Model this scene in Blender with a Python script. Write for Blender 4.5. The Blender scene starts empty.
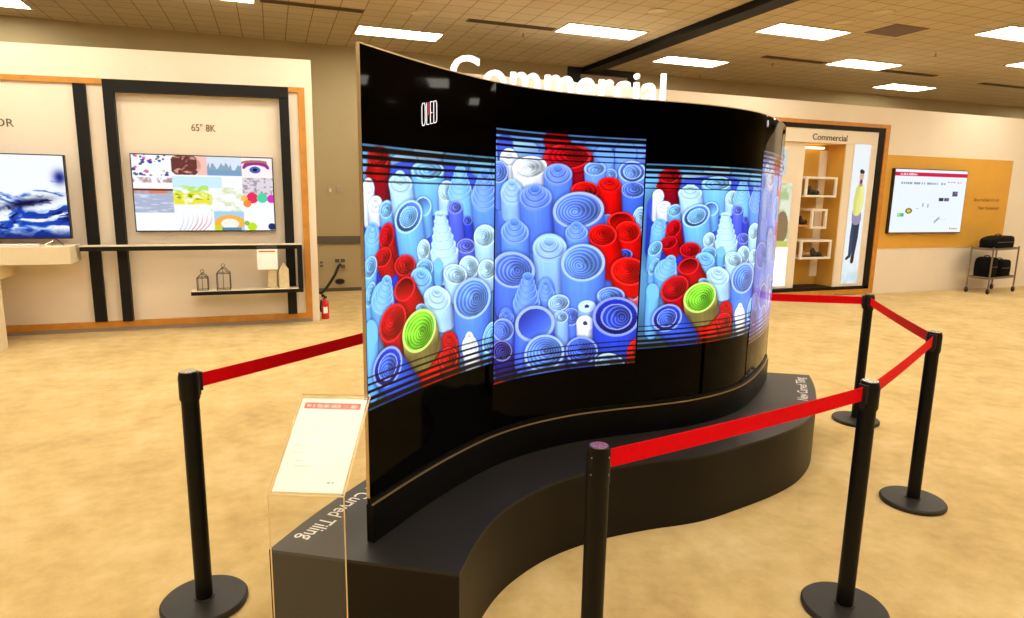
import bpy, bmesh, math, random
import numpy as np
from mathutils import Matrix, Vector

random.seed(7)
scene = bpy.context.scene
COL = scene.collection

# ------------------------------------------------------------------ materials
def lin(c):
    return tuple((x / 12.92 if x <= .04045 else ((x + .055) / 1.055) ** 2.4) for x in c)

def mat(name, col, rough=.5, metal=0.0, spec=.5, var=.06, scale=6.0, emit=None, es=0.0, bump=0.0, bscale=80.0, coat=0.0, ior=1.5):
    """procedural principled material: noise drives slight colour variation and bump"""
    m = bpy.data.materials.new(name); m.use_nodes = True
    nt = m.node_tree; b = nt.nodes['Principled BSDF']
    c = lin(col)
    tc = nt.nodes.new('ShaderNodeTexCoord'); nz = nt.nodes.new('ShaderNodeTexNoise')
    nz.inputs['Scale'].default_value = scale; nz.inputs['Detail'].default_value = 4
    nt.links.new(tc.outputs['Object'], nz.inputs['Vector'])
    rp = nt.nodes.new('ShaderNodeValToRGB')
    rp.color_ramp.elements[0].position = .3; rp.color_ramp.elements[1].position = .7
    rp.color_ramp.elements[0].color = (*[x * (1 - var) for x in c], 1)
    rp.color_ramp.elements[1].color = (*[min(1, x * (1 + var)) for x in c], 1)
    nt.links.new(nz.outputs['Fac'], rp.inputs['Fac'])
    nt.links.new(rp.outputs['Color'], b.inputs['Base Color'])
    b.inputs['Roughness'].default_value = rough; b.inputs['IOR'].default_value = ior
    b.inputs['Metallic'].default_value = metal
    b.inputs['Specular IOR Level'].default_value = spec
    if coat: b.inputs['Coat Weight'].default_value = coat
    if emit is not None:
        b.inputs['Emission Color'].default_value = (*lin(emit), 1)
        b.inputs['Emission Strength'].default_value = es
    if bump:
        n2 = nt.nodes.new('ShaderNodeTexNoise'); n2.inputs['Scale'].default_value = bscale
        n2.inputs['Detail'].default_value = 3
        nt.links.new(tc.outputs['Object'], n2.inputs['Vector'])
        bp = nt.nodes.new('ShaderNodeBump'); bp.inputs['Strength'].default_value = bump
        bp.inputs['Distance'].default_value = .01
        nt.links.new(n2.outputs['Fac'], bp.inputs['Height'])
        nt.links.new(bp.outputs['Normal'], b.inputs['Normal'])
    return m

def mat_picture(name, emission=1.0, rough=.12, spec=.4, base=0.0):
    """picture painted point by point into the colour attribute of a fine grid"""
    m = bpy.data.materials.new(name); m.use_nodes = True
    nt = m.node_tree; b = nt.nodes['Principled BSDF']
    a = nt.nodes.new('ShaderNodeAttribute'); a.attribute_name = 'Col'
    if base:
        nt.links.new(a.outputs['Color'], b.inputs['Base Color'])
    else:
        b.inputs['Base Color'].default_value = (.004, .004, .004, 1)
    nt.links.new(a.outputs['Color'], b.inputs['Emission Color'])
    b.inputs['Emission Strength'].default_value = emission
    b.inputs['Roughness'].default_value = rough
    b.inputs['Specular IOR Level'].default_value = spec
    return m

def mat_carpet():
    m = bpy.data.materials.new('golden carpet'); m.use_nodes = True
    nt = m.node_tree; b = nt.nodes['Principled BSDF']; N = nt.nodes.new; L = nt.links.new
    tc = N('ShaderNodeTexCoord')
    def noise(s, d, r=.55):
        n = N('ShaderNodeTexNoise'); n.inputs['Scale'].default_value = s; n.inputs['Detail'].default_value = d
        n.inputs['Roughness'].default_value = r; L(tc.outputs['Object'], n.inputs['Vector']); return n
    n1, n2, n3 = noise(1.7, 5), noise(7.0, 6, .65), noise(260, 2)
    mx = N('ShaderNodeMix'); mx.data_type = 'FLOAT'; mx.inputs[0].default_value = .5
    L(n1.outputs['Fac'], mx.inputs[2]); L(n2.outputs['Fac'], mx.inputs[3])
    m2 = N('ShaderNodeMix'); m2.data_type = 'FLOAT'; m2.inputs[0].default_value = .22
    L(mx.outputs[0], m2.inputs[2]); L(n3.outputs['Fac'], m2.inputs[3])
    r = N('ShaderNodeValToRGB'); e = r.color_ramp.elements
    e[0].position = .34; e[0].color = (*lin(CARPET[0]), 1)
    e[1].position = .64; e[1].color = (*lin(CARPET[2]), 1)
    k = e.new(.5); k.color = (*lin(CARPET[1]), 1)
    L(m2.outputs[0], r.inputs['Fac']); L(r.outputs['Color'], b.inputs['Base Color'])
    b.inputs['Roughness'].default_value = .95; b.inputs['Specular IOR Level'].default_value = .1
    b.inputs['Sheen Weight'].default_value = .15
    bp = N('ShaderNodeBump'); bp.inputs['Strength'].default_value = .35; bp.inputs['Distance'].default_value = .01
    L(n3.outputs['Fac'], bp.inputs['Height']); L(bp.outputs['Normal'], b.inputs['Normal'])
    return m

def mat_ceiling():
    m = bpy.data.materials.new('ceiling tiles'); m.use_nodes = True
    nt = m.node_tree; b = nt.nodes['Principled BSDF']; N = nt.nodes.new; L = nt.links.new
    tc = N('ShaderNodeTexCoord')
    br = N('ShaderNodeTexBrick'); br.offset = 0; br.squash = 1
    br.inputs['Scale'].default_value = 1.0
    br.inputs['Brick Width'].default_value = .305; br.inputs['Row Height'].default_value = .305
    br.inputs['Mortar Size'].default_value = .007; br.inputs['Mortar Smooth'].default_value = .4
    br.inputs['Color1'].default_value = (*lin(CEIL[0]), 1); br.inputs['Color2'].default_value = (*lin(CEIL[1]), 1)
    br.inputs['Mortar'].default_value = (*lin(CEIL[2]), 1)
    L(tc.outputs['Object'], br.inputs['Vector'])
    n = N('ShaderNodeTexNoise'); n.inputs['Scale'].default_value = 120; L(tc.outputs['Object'], n.inputs['Vector'])
    mx = N('ShaderNodeMix'); mx.data_type = 'RGBA'; mx.blend_type = 'MULTIPLY'; mx.inputs[0].default_value = .25
    L(br.outputs['Color'], mx.inputs[6]); L(n.outputs['Fac'], mx.inputs[7])
    L(mx.outputs[2], b.inputs['Base Color'])
    b.inputs['Roughness'].default_value = .9; b.inputs['Specular IOR Level'].default_value = .15
    return m

def mat_acrylic():
    m = bpy.data.materials.new('clear acrylic'); m.use_nodes = True
    nt = m.node_tree; N = nt.nodes.new; L = nt.links.new
    out = nt.nodes['Material Output']; nt.nodes.remove(nt.nodes['Principled BSDF'])
    t = N('ShaderNodeBsdfTransparent'); g = N('ShaderNodeBsdfGlossy'); g.inputs['Roughness'].default_value = .04
    tc = N('ShaderNodeTexCoord'); n = N('ShaderNodeTexNoise'); n.inputs['Scale'].default_value = 3
    L(tc.outputs['Object'], n.inputs['Vector'])
    r = N('ShaderNodeValToRGB'); r.color_ramp.elements[0].color = (.975, .975, .955, 1); r.color_ramp.elements[1].color = (.99, .99, .98, 1)
    L(n.outputs['Fac'], r.inputs['Fac']); L(r.outputs['Color'], t.inputs['Color'])
    f = N('ShaderNodeFresnel'); f.inputs['IOR'].default_value = 1.45
    mx = N('ShaderNodeMixShader'); q = N('ShaderNodeMath'); q.operation = 'MULTIPLY'; q.inputs[1].default_value = .08; L(f.outputs['Fac'], q.inputs[0]); L(q.outputs[0], mx.inputs['Fac']); L(t.outputs[0], mx.inputs[1]); L(g.outputs[0], mx.inputs[2])
    d = N('ShaderNodeBsdfDiffuse'); d.inputs['Color'].default_value = (.9, .85, .72, 1)
    mx2 = N('ShaderNodeMixShader'); mx2.inputs['Fac'].default_value = .035
    L(mx.outputs[0], mx2.inputs[1]); L(d.outputs[0], mx2.inputs[2])
    L(mx2.outputs[0], out.inputs['Surface'])
    return m

CARPET = [(.71, .58, .36), (.82, .70, .455), (.88, .775, .565)]
CEIL = [(.81, .75, .64), (.78, .72, .61), (.54, .46, .36)]

M = dict(
    carpet=mat_carpet(), ceiling=mat_ceiling(), acrylic=mat_acrylic(),
    white_panel=mat('cream wall panel', (.94, .89, .81), .75, var=.02, scale=2),
    panel_inset=mat('inset wall panel', (.94, .885, .81), .7, var=.02, scale=2),
    khaki=mat('khaki wall paint', (.72, .65, .49), .8, var=.03, scale=2, bump=.05),
    dark_wall=mat('dim hall wall', (.30, .26, .20), .8, var=.05),
    wood=mat('honey oak trim', (.80, .54, .20), .5, var=.12, scale=9),
    black=mat('matt black board', (.045, .035, .03), .55, var=.15, spec=.3),
    gray_rail=mat('grey rail paint', (.38, .34, .28), .6),
    toe_shade=mat('grey shaded gap', (.62, .56, .52), .6),  # grey stands in for the shade under the wood frame
    post=mat('black powder coat', (.022, .018, .014), .45, var=.2, scale=30, spec=.22),
    base_disc=mat('black cast base', (.13, .11, .085), .5, var=.2, scale=25, spec=.4),
    chrome=mat('brushed chrome', (.75, .72, .68), .25, 1.0),
    belt=mat('red nylon belt', (.88, .0, .065), .65, var=.05, scale=60, spec=.08),
    glass_black=mat('black display glass', (.006, .004, .004), .035, spec=.22, var=.1, ior=1.2),
    foot=mat('black satin foot', (.012, .010, .008), .4, spec=.15),
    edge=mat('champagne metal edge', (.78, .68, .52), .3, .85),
    plinth=mat('black laminate side', (.07, .052, .036), .42, var=.08, spec=.22),  # brown tint paints the carpet's reflection into the black laminate
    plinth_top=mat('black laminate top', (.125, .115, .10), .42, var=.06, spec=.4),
    lettering=mat('white vinyl lettering', (.92, .90, .86), .6, var=.02),
    letter_glow=mat('white lit acrylic letter', (.95, .95, .95), .4, emit=(1, .99, .97), es=.85, var=.01),
    logo=mat('lit white logo', (.9, .9, .9), .4, emit=(.92, .90, .95), es=.9, var=.01),
    logo_red=mat('lit red logo stroke', (.8, .1, .2), .4, emit=(.85, .12, .3), es=.8, var=.01),
    paper=mat('white paper', (.97, .96, .94), .7, var=.01, emit=(1, .98, .95), es=.12),  # paper glows faintly by itself, brightness put into the material
    gray_letter=mat('grey wall lettering', (.38, .34, .29), .6, var=.02),
    dark_letter=mat('dark header lettering', (.22, .17, .15), .6, var=.02),
    tan_letter=mat('tan wall lettering', (.66, .46, .16), .6, var=.02),
    fixture=mat('white fixture frame', (.80, .74, .62), .5, var=.02),
    diffuser=mat('lit diffuser', (.95, .93, .85), .5, emit=(1, .975, .905), es=15.2, var=.01),
    vent=mat('brown ceiling vent', (.36, .28, .18), .6),
    ceil_panel=mat('brown ceiling grille', (.40, .32, .26), .7),
    beam=mat('dark ceiling track', (.05, .035, .02), .6, spec=.2),
    dark_blue=mat('dark slate frame', (.14, .13, .16), .6),
    orange=mat('mustard wall panel', (.88, .66, .25), .6, var=.04, scale=2),
    alcove_gold=mat('golden alcove lining', (.82, .62, .24), .55, var=.06, scale=3),
    white_metal=mat('white painted metal', (.93, .90, .86), .4, var=.01),
    tv_bezel=mat('dark grey bezel', (.12, .11, .11), .35),
    bench=mat('cream laminate', (.93, .87, .74), .5, var=.02),
    shelf_top=mat('pale shelf top', (.88, .82, .72), .5, var=.02),
    wire=mat('dark wire', (.25, .22, .18), .4, .6),
    pale_wood=mat('whitewashed wood', (.88, .81, .66), .6, var=.08, scale=20),
    red_paint=mat('red extinguisher paint', (.80, .05, .05), .3, coat=.4),
    rubber=mat('black rubber', (.04, .035, .03), .6),
    plate=mat('beige wall plate', (.72, .66, .52), .5),
    bag=mat('black bag fabric', (.018, .014, .012), .8, spec=.15, bump=.3, bscale=120),
    steel=mat('grey tubular steel', (.55, .50, .44), .35, .7),
    shoe_black=mat('black leather', (.04, .035, .03), .4),
    shoe_tan=mat('tan leather', (.62, .48, .32), .5),
    shoe_brown=mat('brown leather', (.20, .12, .08), .5),
    light_bar=mat('lit alcove strip', (1, 1, 1), .5, emit=(1, .93, .8), es=2.5, var=.01),
    screen=mat_picture('lit display picture', 1.25, spec=.2),
    tv_screen=mat_picture('lit television picture', 1.05),
    print_lit=mat_picture('backlit print', .95, rough=.4),
    print_sheet=mat_picture('printed white sheet', .12, rough=.6, spec=.2, base=1),  # slight glow of its own keeps the sheet bright
    print=mat_picture('matt print', .25, rough=.6, spec=.2, base=1),
)

# ------------------------------------------------------------------ builders
def tag(o, label=None, cat=None, group=None, kind=None):
    if label: o['label'] = label
    if cat: o['category'] = cat
    if group: o['group'] = group
    if kind: o['kind'] = kind
    return o

def thing(name, label, cat, loc=(0, 0, 0), group=None):
    o = bpy.data.objects.new(name, None); COL.objects.link(o)
    o.location = loc; o.empty_display_size = .1
    o['_w'] = list(loc)
    return tag(o, label, cat, group)

def world(o):
    return Vector(o['_w']) if o is not None and '_w' in o else Vector((0, 0, 0))

def finish(name, me, m, parent=None, bevel=0.0, smooth=False, kind=None, origin=None):
    """link the mesh (built in world coordinates) and give it an origin of its own"""
    n = len(me.vertices); co = np.empty(n * 3); me.vertices.foreach_get('co', co); co = co.reshape(-1, 3)
    if origin is None:
        lo, hi = co.min(0), co.max(0); origin = ((lo[0] + hi[0]) / 2, (lo[1] + hi[1]) / 2, lo[2])
    co -= np.array(origin); me.vertices.foreach_set('co', co.ravel()); me.update()
    if m is not None: me.materials.append(m)
    o = bpy.data.objects.new(name, me); COL.objects.link(o)
    if parent is not None:
        o.parent = parent; o.location = Vector(origin) - world(parent)
    else:
        o.location = origin
    o['_w'] = list(origin)
    if smooth:
        for p in me.polygons: p.use_smooth = True
    if bevel:
        b = o.modifiers.new('bevel', 'BEVEL'); b.width = bevel; b.segments = 2; b.limit_method = 'ANGLE'
    if kind: o['kind'] = kind
    return o

class B:
    def __init__(s): s.bm = bmesh.new()
    def box(s, x0, x1, y0, y1, z0, z1, rz=0, c=None):
        vs = []
        for x in (x0, x1):
            for y in (y0, y1):
                for z in (z0, z1):
                    v = Vector((x, y, z))
                    if rz:
                        p = Vector(c) if c else Vector(((x0 + x1) / 2, (y0 + y1) / 2, 0)); p.z = 0
                        v = Matrix.Rotation(rz, 3, 'Z') @ (v - p) + p
                    vs.append(s.bm.verts.new(v))
        for f in ((0, 1, 3, 2), (4, 6, 7, 5), (0, 4, 5, 1), (2, 3, 7, 6), (0, 2, 6, 4), (1, 5, 7, 3)):
            s.bm.faces.new([vs[i] for i in f])
        return s
    def hexa(s, a, b):
        """loft between two 4-point loops"""
        va = [s.bm.verts.new(p) for p in a]; vb = [s.bm.verts.new(p) for p in b]
        n = len(a)
        s.bm.faces.new(va[::-1]); s.bm.faces.new(vb)
        for i in range(n): s.bm.faces.new((va[i], va[(i + 1) % n], vb[(i + 1) % n], vb[i]))
        return s
    def prism(s, poly, z0, z1):
        return s.hexa([(x, y, z0) for x, y in poly], [(x, y, z1) for x, y in poly])
    def lathe(s, prof, c=(0, 0, 0), seg=40):
        rings = []
        for r, z in prof:
            if r < 1e-6: rings.append([s.bm.verts.new((c[0], c[1], c[2] + z))])
            else: rings.append([s.bm.verts.new((c[0] + r * math.cos(2 * math.pi * i / seg), c[1] + r * math.sin(2 * math.pi * i / seg), c[2] + z)) for i in range(seg)])
        for a, b in zip(rings, rings[1:]):
            for i in range(seg):
                j = (i + 1) % seg
                if len(a) == 1 and len(b) > 1: s.bm.faces.new((a[0], b[j], b[i]))
                elif len(b) == 1 and len(a) > 1: s.bm.faces.new((a[i], a[j], b[0]))
                elif len(a) > 1: s.bm.faces.new((a[i], a[j], b[j], b[i]))
        return s
    def tube(s, path, r, seg=8, closed=False):
        P = [Vector(p) for p in path]; rings = []
        n = len(P)
        for i, p in enumerate(P):
            if closed: t = (P[(i + 1) % n] - P[i - 1]).normalized()
            else: t = (P[min(i + 1, n - 1)] - P[max(i - 1, 0)]).normalized()
            up = Vector((0, 0, 1)) if abs(t.z) < .9 else Vector((1, 0, 0))
            u = t.cross(up).normalized(); v = t.cross(u).normalized()
            rr = r[i] if isinstance(r, (list, tuple)) else r
            rings.append([s.bm.verts.new(p + rr * (math.cos(2 * math.pi * k / seg) * u + math.sin(2 * math.pi * k / seg) * v)) for k in range(seg)])
        pairs = list(zip(rings, rings[1:])) + ([(rings[-1], rings[0])] if closed else [])
        for a, b in pairs:
            for k in range(seg): s.bm.faces.new((a[k], a[(k + 1) % seg], b[(k + 1) % seg], b[k]))
        if not closed:
            s.bm.faces.new(rings[0][::-1]); s.bm.faces.new(rings[-1])
        return s
    def ball(s, c, rx, ry, rz, seg=16, rings=10):
        a = bmesh.ops.create_uvsphere(s.bm, u_segments=seg, v_segments=rings, radius=1)
        for v in a['verts']: v.co = Vector((c[0] + v.co.x * rx, c[1] + v.co.y * ry, c[2] + v.co.z * rz))
        return s
    def mesh(s, name):
        bmesh.ops.recalc_face_normals(s.bm, faces=s.bm.faces)
        me = bpy.data.meshes.new(name); s.bm.to_mesh(me); s.bm.free(); return me
    def build(s, name, m, parent=None, **k):
        return finish(name, s.mesh(name), M[m] if isinstance(m, str) else m, parent, **k)

def grid_mesh(name, P, colors, m, parent=None):
    """P: (nv,nu,3) points, colors (nv,nu,3) display-referred colours"""
    nv, nu = P.shape[:2]
    me = bpy.data.meshes.new(name)
    me.vertices.add(nv * nu); me.vertices.foreach_set('co', P.reshape(-1).astype(np.float32))
    i = np.arange((nv - 1) * (nu - 1)); r = i // (nu - 1); c = i % (nu - 1); a = r * nu + c
    q = np.stack([a, a + 1, a + nu + 1, a + nu], 1).ravel().astype(np.int32)
    nf = len(i)
    me.loops.add(nf * 4); me.polygons.add(nf)
    me.loops.foreach_set('vertex_index', q)
    me.polygons.foreach_set('loop_start', (np.arange(nf) * 4).astype(np.int32))
    me.update(calc_edges=True); me.validate()
    at = me.color_attributes.new('Col', 'FLOAT_COLOR', 'POINT')
    C = np.clip(colors, 0, 1.0).reshape(-1, 3)
    C = np.where(C <= .04045, C / 12.92, ((C + .055) / 1.055) ** 2.4)
    at.data.foreach_set('color', np.concatenate([C, np.ones((len(C), 1))], 1).astype(np.float32).ravel())
    o = finish(name, me, M[m], parent, smooth=True)
    return o

def flat_picture(name, x0, x1, z0, z1, y, nu, nv, fn, m, parent=None):
    u = np.linspace(0, 1, nu); v = np.linspace(0, 1, nv); U, V = np.meshgrid(u, v)
    P = np.stack([x0 + (x1 - x0) * U, np.full_like(U, y), z0 + (z1 - z0) * V], 2)
    return grid_mesh(name, P, fn(U, V), m, parent)

def text_data(s, size=1.0, extrude=0.0, offset=0.0, align='LEFT', space=1.0):
    cu = bpy.data.curves.new('t', 'FONT'); cu.body = s; cu.size = size; cu.extrude = extrude; cu.offset = offset
    cu.align_x = align; cu.space_character = space; cu.resolution_u = 4
    ob = bpy.data.objects.new('t', cu); COL.objects.link(ob)
    dg = bpy.context.evaluated_depsgraph_get(); dg.update()
    me = bpy.data.meshes.new_from_object(ob.evaluated_get(dg))
    bpy.data.objects.remove(ob); bpy.data.curves.remove(cu); me.materials.clear()
    return me

def text_mapped(s, fn, width, name, m, parent=None, height=None, extrude=0.0, offset=0.0):
    """text scaled to a width (and cap height) and laid on a surface by fn(x, y, depth)"""
    me = text_data(s, 1.0, extrude, offset)
    bm = bmesh.new(); bm.from_mesh(me)
    if width: bmesh.ops.subdivide_edges(bm, edges=[e for e in bm.edges if e.calc_length() > .25], cuts=3)
    bmesh.ops.triangulate(bm, faces=bm.faces); bm.to_mesh(me); bm.free()
    co = np.array([v.co[:] for v in me.vertices]); lo = co.min(0); hi = co.max(0)
    k = width / (hi[0] - lo[0]); ky = k if height is None else height / (hi[1] - min(0, 0))
    for v, c in zip(me.vertices, co):
        v.co = fn((c[0] - lo[0]) * k, c[1] * ky, c[2])
    me.update()
    return finish(name, me, M[m], parent)

def wall_text(s, x0, x1, z0, y, name, m, parent=None, height=None):
    return text_mapped(s, lambda a, b, d: Vector((x0 + a, y - d, z0 + b)), x1 - x0, name, m, parent, height, extrude=.004)

# value noise for the painted pictures
def vnoise(x, y, seed=0):
    xi = np.floor(x).astype(np.int64); yi = np.floor(y).astype(np.int64); xf = x - xi; yf = y - yi
    def h(a, b):
        n = (a * 374761393 + b * 668265263 + seed * 974711) & 0x7fffffff
        n = ((n ^ (n >> 13)) * 1274126177) & 0x7fffffff
        return ((n ^ (n >> 16)) & 0xffff) / 65535.0
    u = xf * xf * (3 - 2 * xf); v = yf * yf * (3 - 2 * yf)
    return (h(xi, yi) * (1 - u) + h(xi + 1, yi) * u) * (1 - v) + (h(xi, yi + 1) * (1 - u) + h(xi + 1, yi + 1) * u) * v
def fbm(x, y, o=4, seed=0):
    t = 0; a = .5
    for i in range(o): t = t + a * vnoise(x * 2 ** i, y * 2 ** i, seed + i); a *= .5
    return t
def mixc(I, mask, c):
    w = np.clip(mask, 0, 1)[..., None]
    I[:] = I * (1 - w) + np.asarray(c, float) * w

# ------------------------------------------------------------------ camera (solved from the photograph's vanishing points)
PITCH, ROLL, YAW, FPX = .17591570, .01668507, .35323890, 648.0739
CAM_H = 1.672
cam = bpy.data.cameras.new('camera'); cam.sensor_width = 36; cam.lens = FPX * 36 / 1024
cam.clip_start = .05; cam.clip_end = 200
co = bpy.data.objects.new('camera', cam); COL.objects.link(co); scene.camera = co
cy, sy = math.cos(YAW), math.sin(YAW)
fw = Vector((sy * math.cos(PITCH), cy * math.cos(PITCH), -math.sin(PITCH)))
r0 = Vector((cy, -sy, 0)); u0 = r0.cross(fw)
rt = math.cos(ROLL) * r0 + math.sin(ROLL) * u0; up = -math.sin(ROLL) * r0 + math.cos(ROLL) * u0
co.matrix_world = Matrix(((rt.x, up.x, -fw.x, 0), (rt.y, up.y, -fw.y, 0), (rt.z, up.z, -fw.z, CAM_H), (0, 0, 0, 1)))

# ------------------------------------------------------------------ room shell
XL, XR, YF, YB, ZC, YW = -9.0, 20.0, -7.5, 11.2, 3.95, 8.65
B().box(XL, XR, YF, YB, -.12, 0).build('floor', 'carpet', kind='structure', origin=(0, 0, 0))
B().box(XL, XR, YF, YB, ZC, ZC + .12).build('ceiling', 'ceiling', kind='structure', origin=(0, .05, ZC))
B().box(XL, XR, YB, YB + .15, 0, ZC).build('wall_back', 'khaki', kind='structure')
B().box(XL - .15, XL, YF, YB, 0, ZC).build('wall_left', 'khaki', kind='structure')
B().box(XR, XR + .15, YF, YB, 0, ZC).build('wall_right', 'khaki', kind='structure')
B().box(XL, XR, YF - .15, YF, 0, ZC).build('wall_front', 'dark_wall', kind='structure')
B().box(XL, XR, YB - .012, YB, 0, .06).build('baseboard_back', 'gray_rail', kind='structure')
B().box(-4, 6.9, YB - .02, YB, .80, .93).build('trim_1', 'gray_rail', kind='structure')
# movable partition pocket in the back wall and its ceiling track
b = B(); b.box(5.12, 5.37, YB - .03, YB, 0, ZC); b.box(5.37, 6.36, YB - .03, YB, 3.84, ZC); b.box(6.36, 6.52, YB - .03, YB, 0, ZC)
b.build('trim_2', 'dark_blue', kind='structure')
B().box(5.40, 5.66, YF + .02, YB - .04, 3.86, ZC - .001).build('trim_3', 'beam', kind='structure')

def slant(b):
    """the display wall's top line dips a little towards its far end"""
    for v in b.bm.verts:
        if v.co.z > 2.7: v.co.z += .0225 * (v.co.x - .5)
    return b
# the two exhibition walls stand in one plane
slant(B().box(-7.0, .52, YW, YW + .22, 0, 3.235)).build('wall_display', 'white_panel', kind='structure')
b = B(); b.box(1.55, 7.0, YW, YW + .22, 0, 3.23); b.box(7.0, 9.99, YW, YW + .22, 2.87, 3.23)
b.box(9.99, XR - .01, YW, YW + .22, 0, 3.23); b.box(7.0, 9.99, YW, YW + .22, 0, .10)
b.build('wall_booth', 'white_panel', kind='structure')

# ------------------------------------------------------------------ left display wall
# honey wood frame and inset panel
b = B(); b.box(-6.5, .432, YW - .03, YW, 2.845, 2.905); b.box(.355, .432, YW - .03, YW, .12, 2.845); b.box(-6.5, .432, YW - .03, YW, .045, .12)
slant(b).build('trim_4', 'wood', kind='structure')
B().box(-6.5, .43, YW - .02, YW, 0, .044).build('trim_5', 'toe_shade', kind='structure')  # flat grey strip painted for the shaded gap above the carpet
B().box(-6.5, .355, YW - .006, YW, .12, 2.835).build('trim_6', 'panel_inset', kind='structure')
# black frame round the middle television, and the lone black strip
f = thing('wall_frame', 'tall black square-cornered frame around the sixty-five inch wall television', 'frame', (-.74, 8.6, .12))
B().box(-1.70, -1.595, 8.555, 8.644, .122, 2.72).build('frame_upright', 'black', f)
B().box(.135, .243, 8.555, 8.644, .122, 2.752).build('frame_upright', 'black', f)
slant(B().box(-1.70, .243, 8.554, 8.6445, 2.765, 2.893)).build('frame_top_bar', 'black', f)
s = B().box(-1.992, -1.872, 8.60, 8.644, .122, 2.785).build('black_strip', 'black')
tag(s, 'lone black vertical strip on cream wall left of the black frame', 'strip')

# floating shelf
sh = thing('wall_shelf', 'black floating two-level shelf with pale top below the middle television', 'shelf', (-.7, 8.4, .42))
B().box(-2.02, .322, 8.36, 8.553, .966, 1.015).build('upper_board', 'black', sh)
B().box(-2.02, .322, 8.35, 8.553, 1.015, 1.022).build('shelf_surface', 'shelf_top', sh)
B().box(.266, .322, 8.36, 8.553, .480, .966).build('side_board', 'black', sh)
B().box(-.94, .322, 8.36, 8.553, .428, .473).build('lower_board', 'black', sh)
B().box(-.94, .266, 8.35, 8.553, .473, .480).build('shelf_surface', 'shelf_top', sh)

def lantern(cx, cyy, z, w, hw, hr, label):
    t = thing('wire_lantern', label, 'lantern', (cx, cyy, z), 'house-shaped wire lanterns on the lower shelf')
    r = .0045; h = w / 2; b = B()
    c4 = [(cx - h, cyy - h), (cx + h, cyy - h), (cx + h, cyy + h), (cx - h, cyy + h)]
    for zz in (z + r, z + hw):
        b.tube([(x, y, zz) for x, y in c4], r, 6, closed=True)
    for x, y in c4: b.tube([(x, y, z), (x, y, z + hw)], r, 6)
    b.tube([(cx, cyy - h, z), (cx, cyy - h, z + hr)], r * .8, 6)
    b.build('wire_body', 'wire', t)
    b = B()
    for x, y in c4: b.tube([(x, y, z + hw), (cx, y, z + hr)], r, 6)
    b.tube([(cx, cyy - h, z + hr), (cx, cyy + h, z + hr)], r, 6)
    b.build('wire_roof', 'wire', t)
    B().tube([(cx + .02 * math.cos(a), cyy, z + hr + .02 + .02 * math.sin(a)) for a in [k * math.pi / 5 for k in range(10)]], .003, 5, closed=True).build('hanging_ring', 'wire', t)
lantern(-.815, 8.45, .4805, .115, .15, .205, 'smaller house-shaped wire lantern at left end of lower shelf')
lantern(-.585, 8.45, .4805, .145, .20, .27, 'taller house-shaped wire lantern, right of the smaller one on shelf')

def wooden_house(cx, cyy, z, w, d, hw, hr, label):
    t = thing('wooden_house', label, 'ornament', (cx, cyy, z), 'whitewashed wooden house ornaments')
    B().box(cx - w / 2, cx + w / 2, cyy - d / 2, cyy + d / 2, z, z + hw).build('house_body', 'pale_wood', t)
    b = B(); b.hexa([(cx - w / 2, cyy - d / 2, z + hw), (cx + w / 2, cyy - d / 2, z + hw), (cx, cyy - d / 2, z + hr)],
                    [(cx - w / 2, cyy + d / 2, z + hw), (cx + w / 2, cyy + d / 2, z + hw), (cx, cyy + d / 2, z + hr)])
    b.build('house_roof', 'pale_wood', t)
wooden_house(-.035, 8.49, .4805, .10, .09, .20, .27, 'pale wooden house ornament half hidden behind the white card')
wooden_house(.10, 8.45, .4805, .115, .09, .225, .315, 'pale wooden house ornament at right end of the lower shelf')

cd = thing('information_card', 'white information card with red heading hanging at front of black shelf', 'card', (-.08, 8.34, .72))
b = B(); b.box(-.196, .034, 8.341, 8.344, .722, .966); b.build('card_sheet', 'paper', cd)
B().box(-.175, .012, 8.339, 8.3408, .932, .949).build('red_heading', mat('faded red print', (.88, .42, .34), .7), cd)
B().box(-.196, .034, 8.3445, 8.3501, .722, 1.018).build('clear_holder', 'acrylic', cd)

# televisions on the left wall
def ocean(U, V):
    x, y = U * 6 + 3, V * 4
    wx = x + 1.8 * fbm(x * .8, y * 1.5, 4, 3); wy = y * 2 + 1.8 * fbm(x + 5, y * 2, 4, 9)
    n = fbm(wx * 1.1, wy * 1.5, 5, 1); n2 = fbm(wx * 2.6, wy * 3, 4, 5)
    I = np.zeros(U.shape + (3,)); I[:] = (.10, .25, .70)
    k = np.clip((n - .42 + .40 * (V - .34)) * 5 + .5, 0, 1)
    mixc(I, k, (.42, .66, .98)); mixc(I, np.clip((n + n2 * .4 - .62 + .75 * (V - .30)) * 5 + .3, 0, 1), (.96, .98, 1))
    mixc(I, np.clip((.36 - n2) * 8, 0, 1) * (V < .5), (.04, .08, .36))
    mixc(I, np.clip((.12 - V) * 9, 0, 1) * .8, (.05, .10, .42))
    d = np.exp(-(((U - .74) / .14) ** 2 + ((V - (.42 + .35 * (U - .74))) / .045) ** 2)); mixc(I, d * 1.1, (.05, .06, .25))
    d = np.exp(-(((U - .97) / .04) ** 2 + ((V - .74) / .08) ** 2)); mixc(I, d, (.07, .12, .5))
    return I
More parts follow.
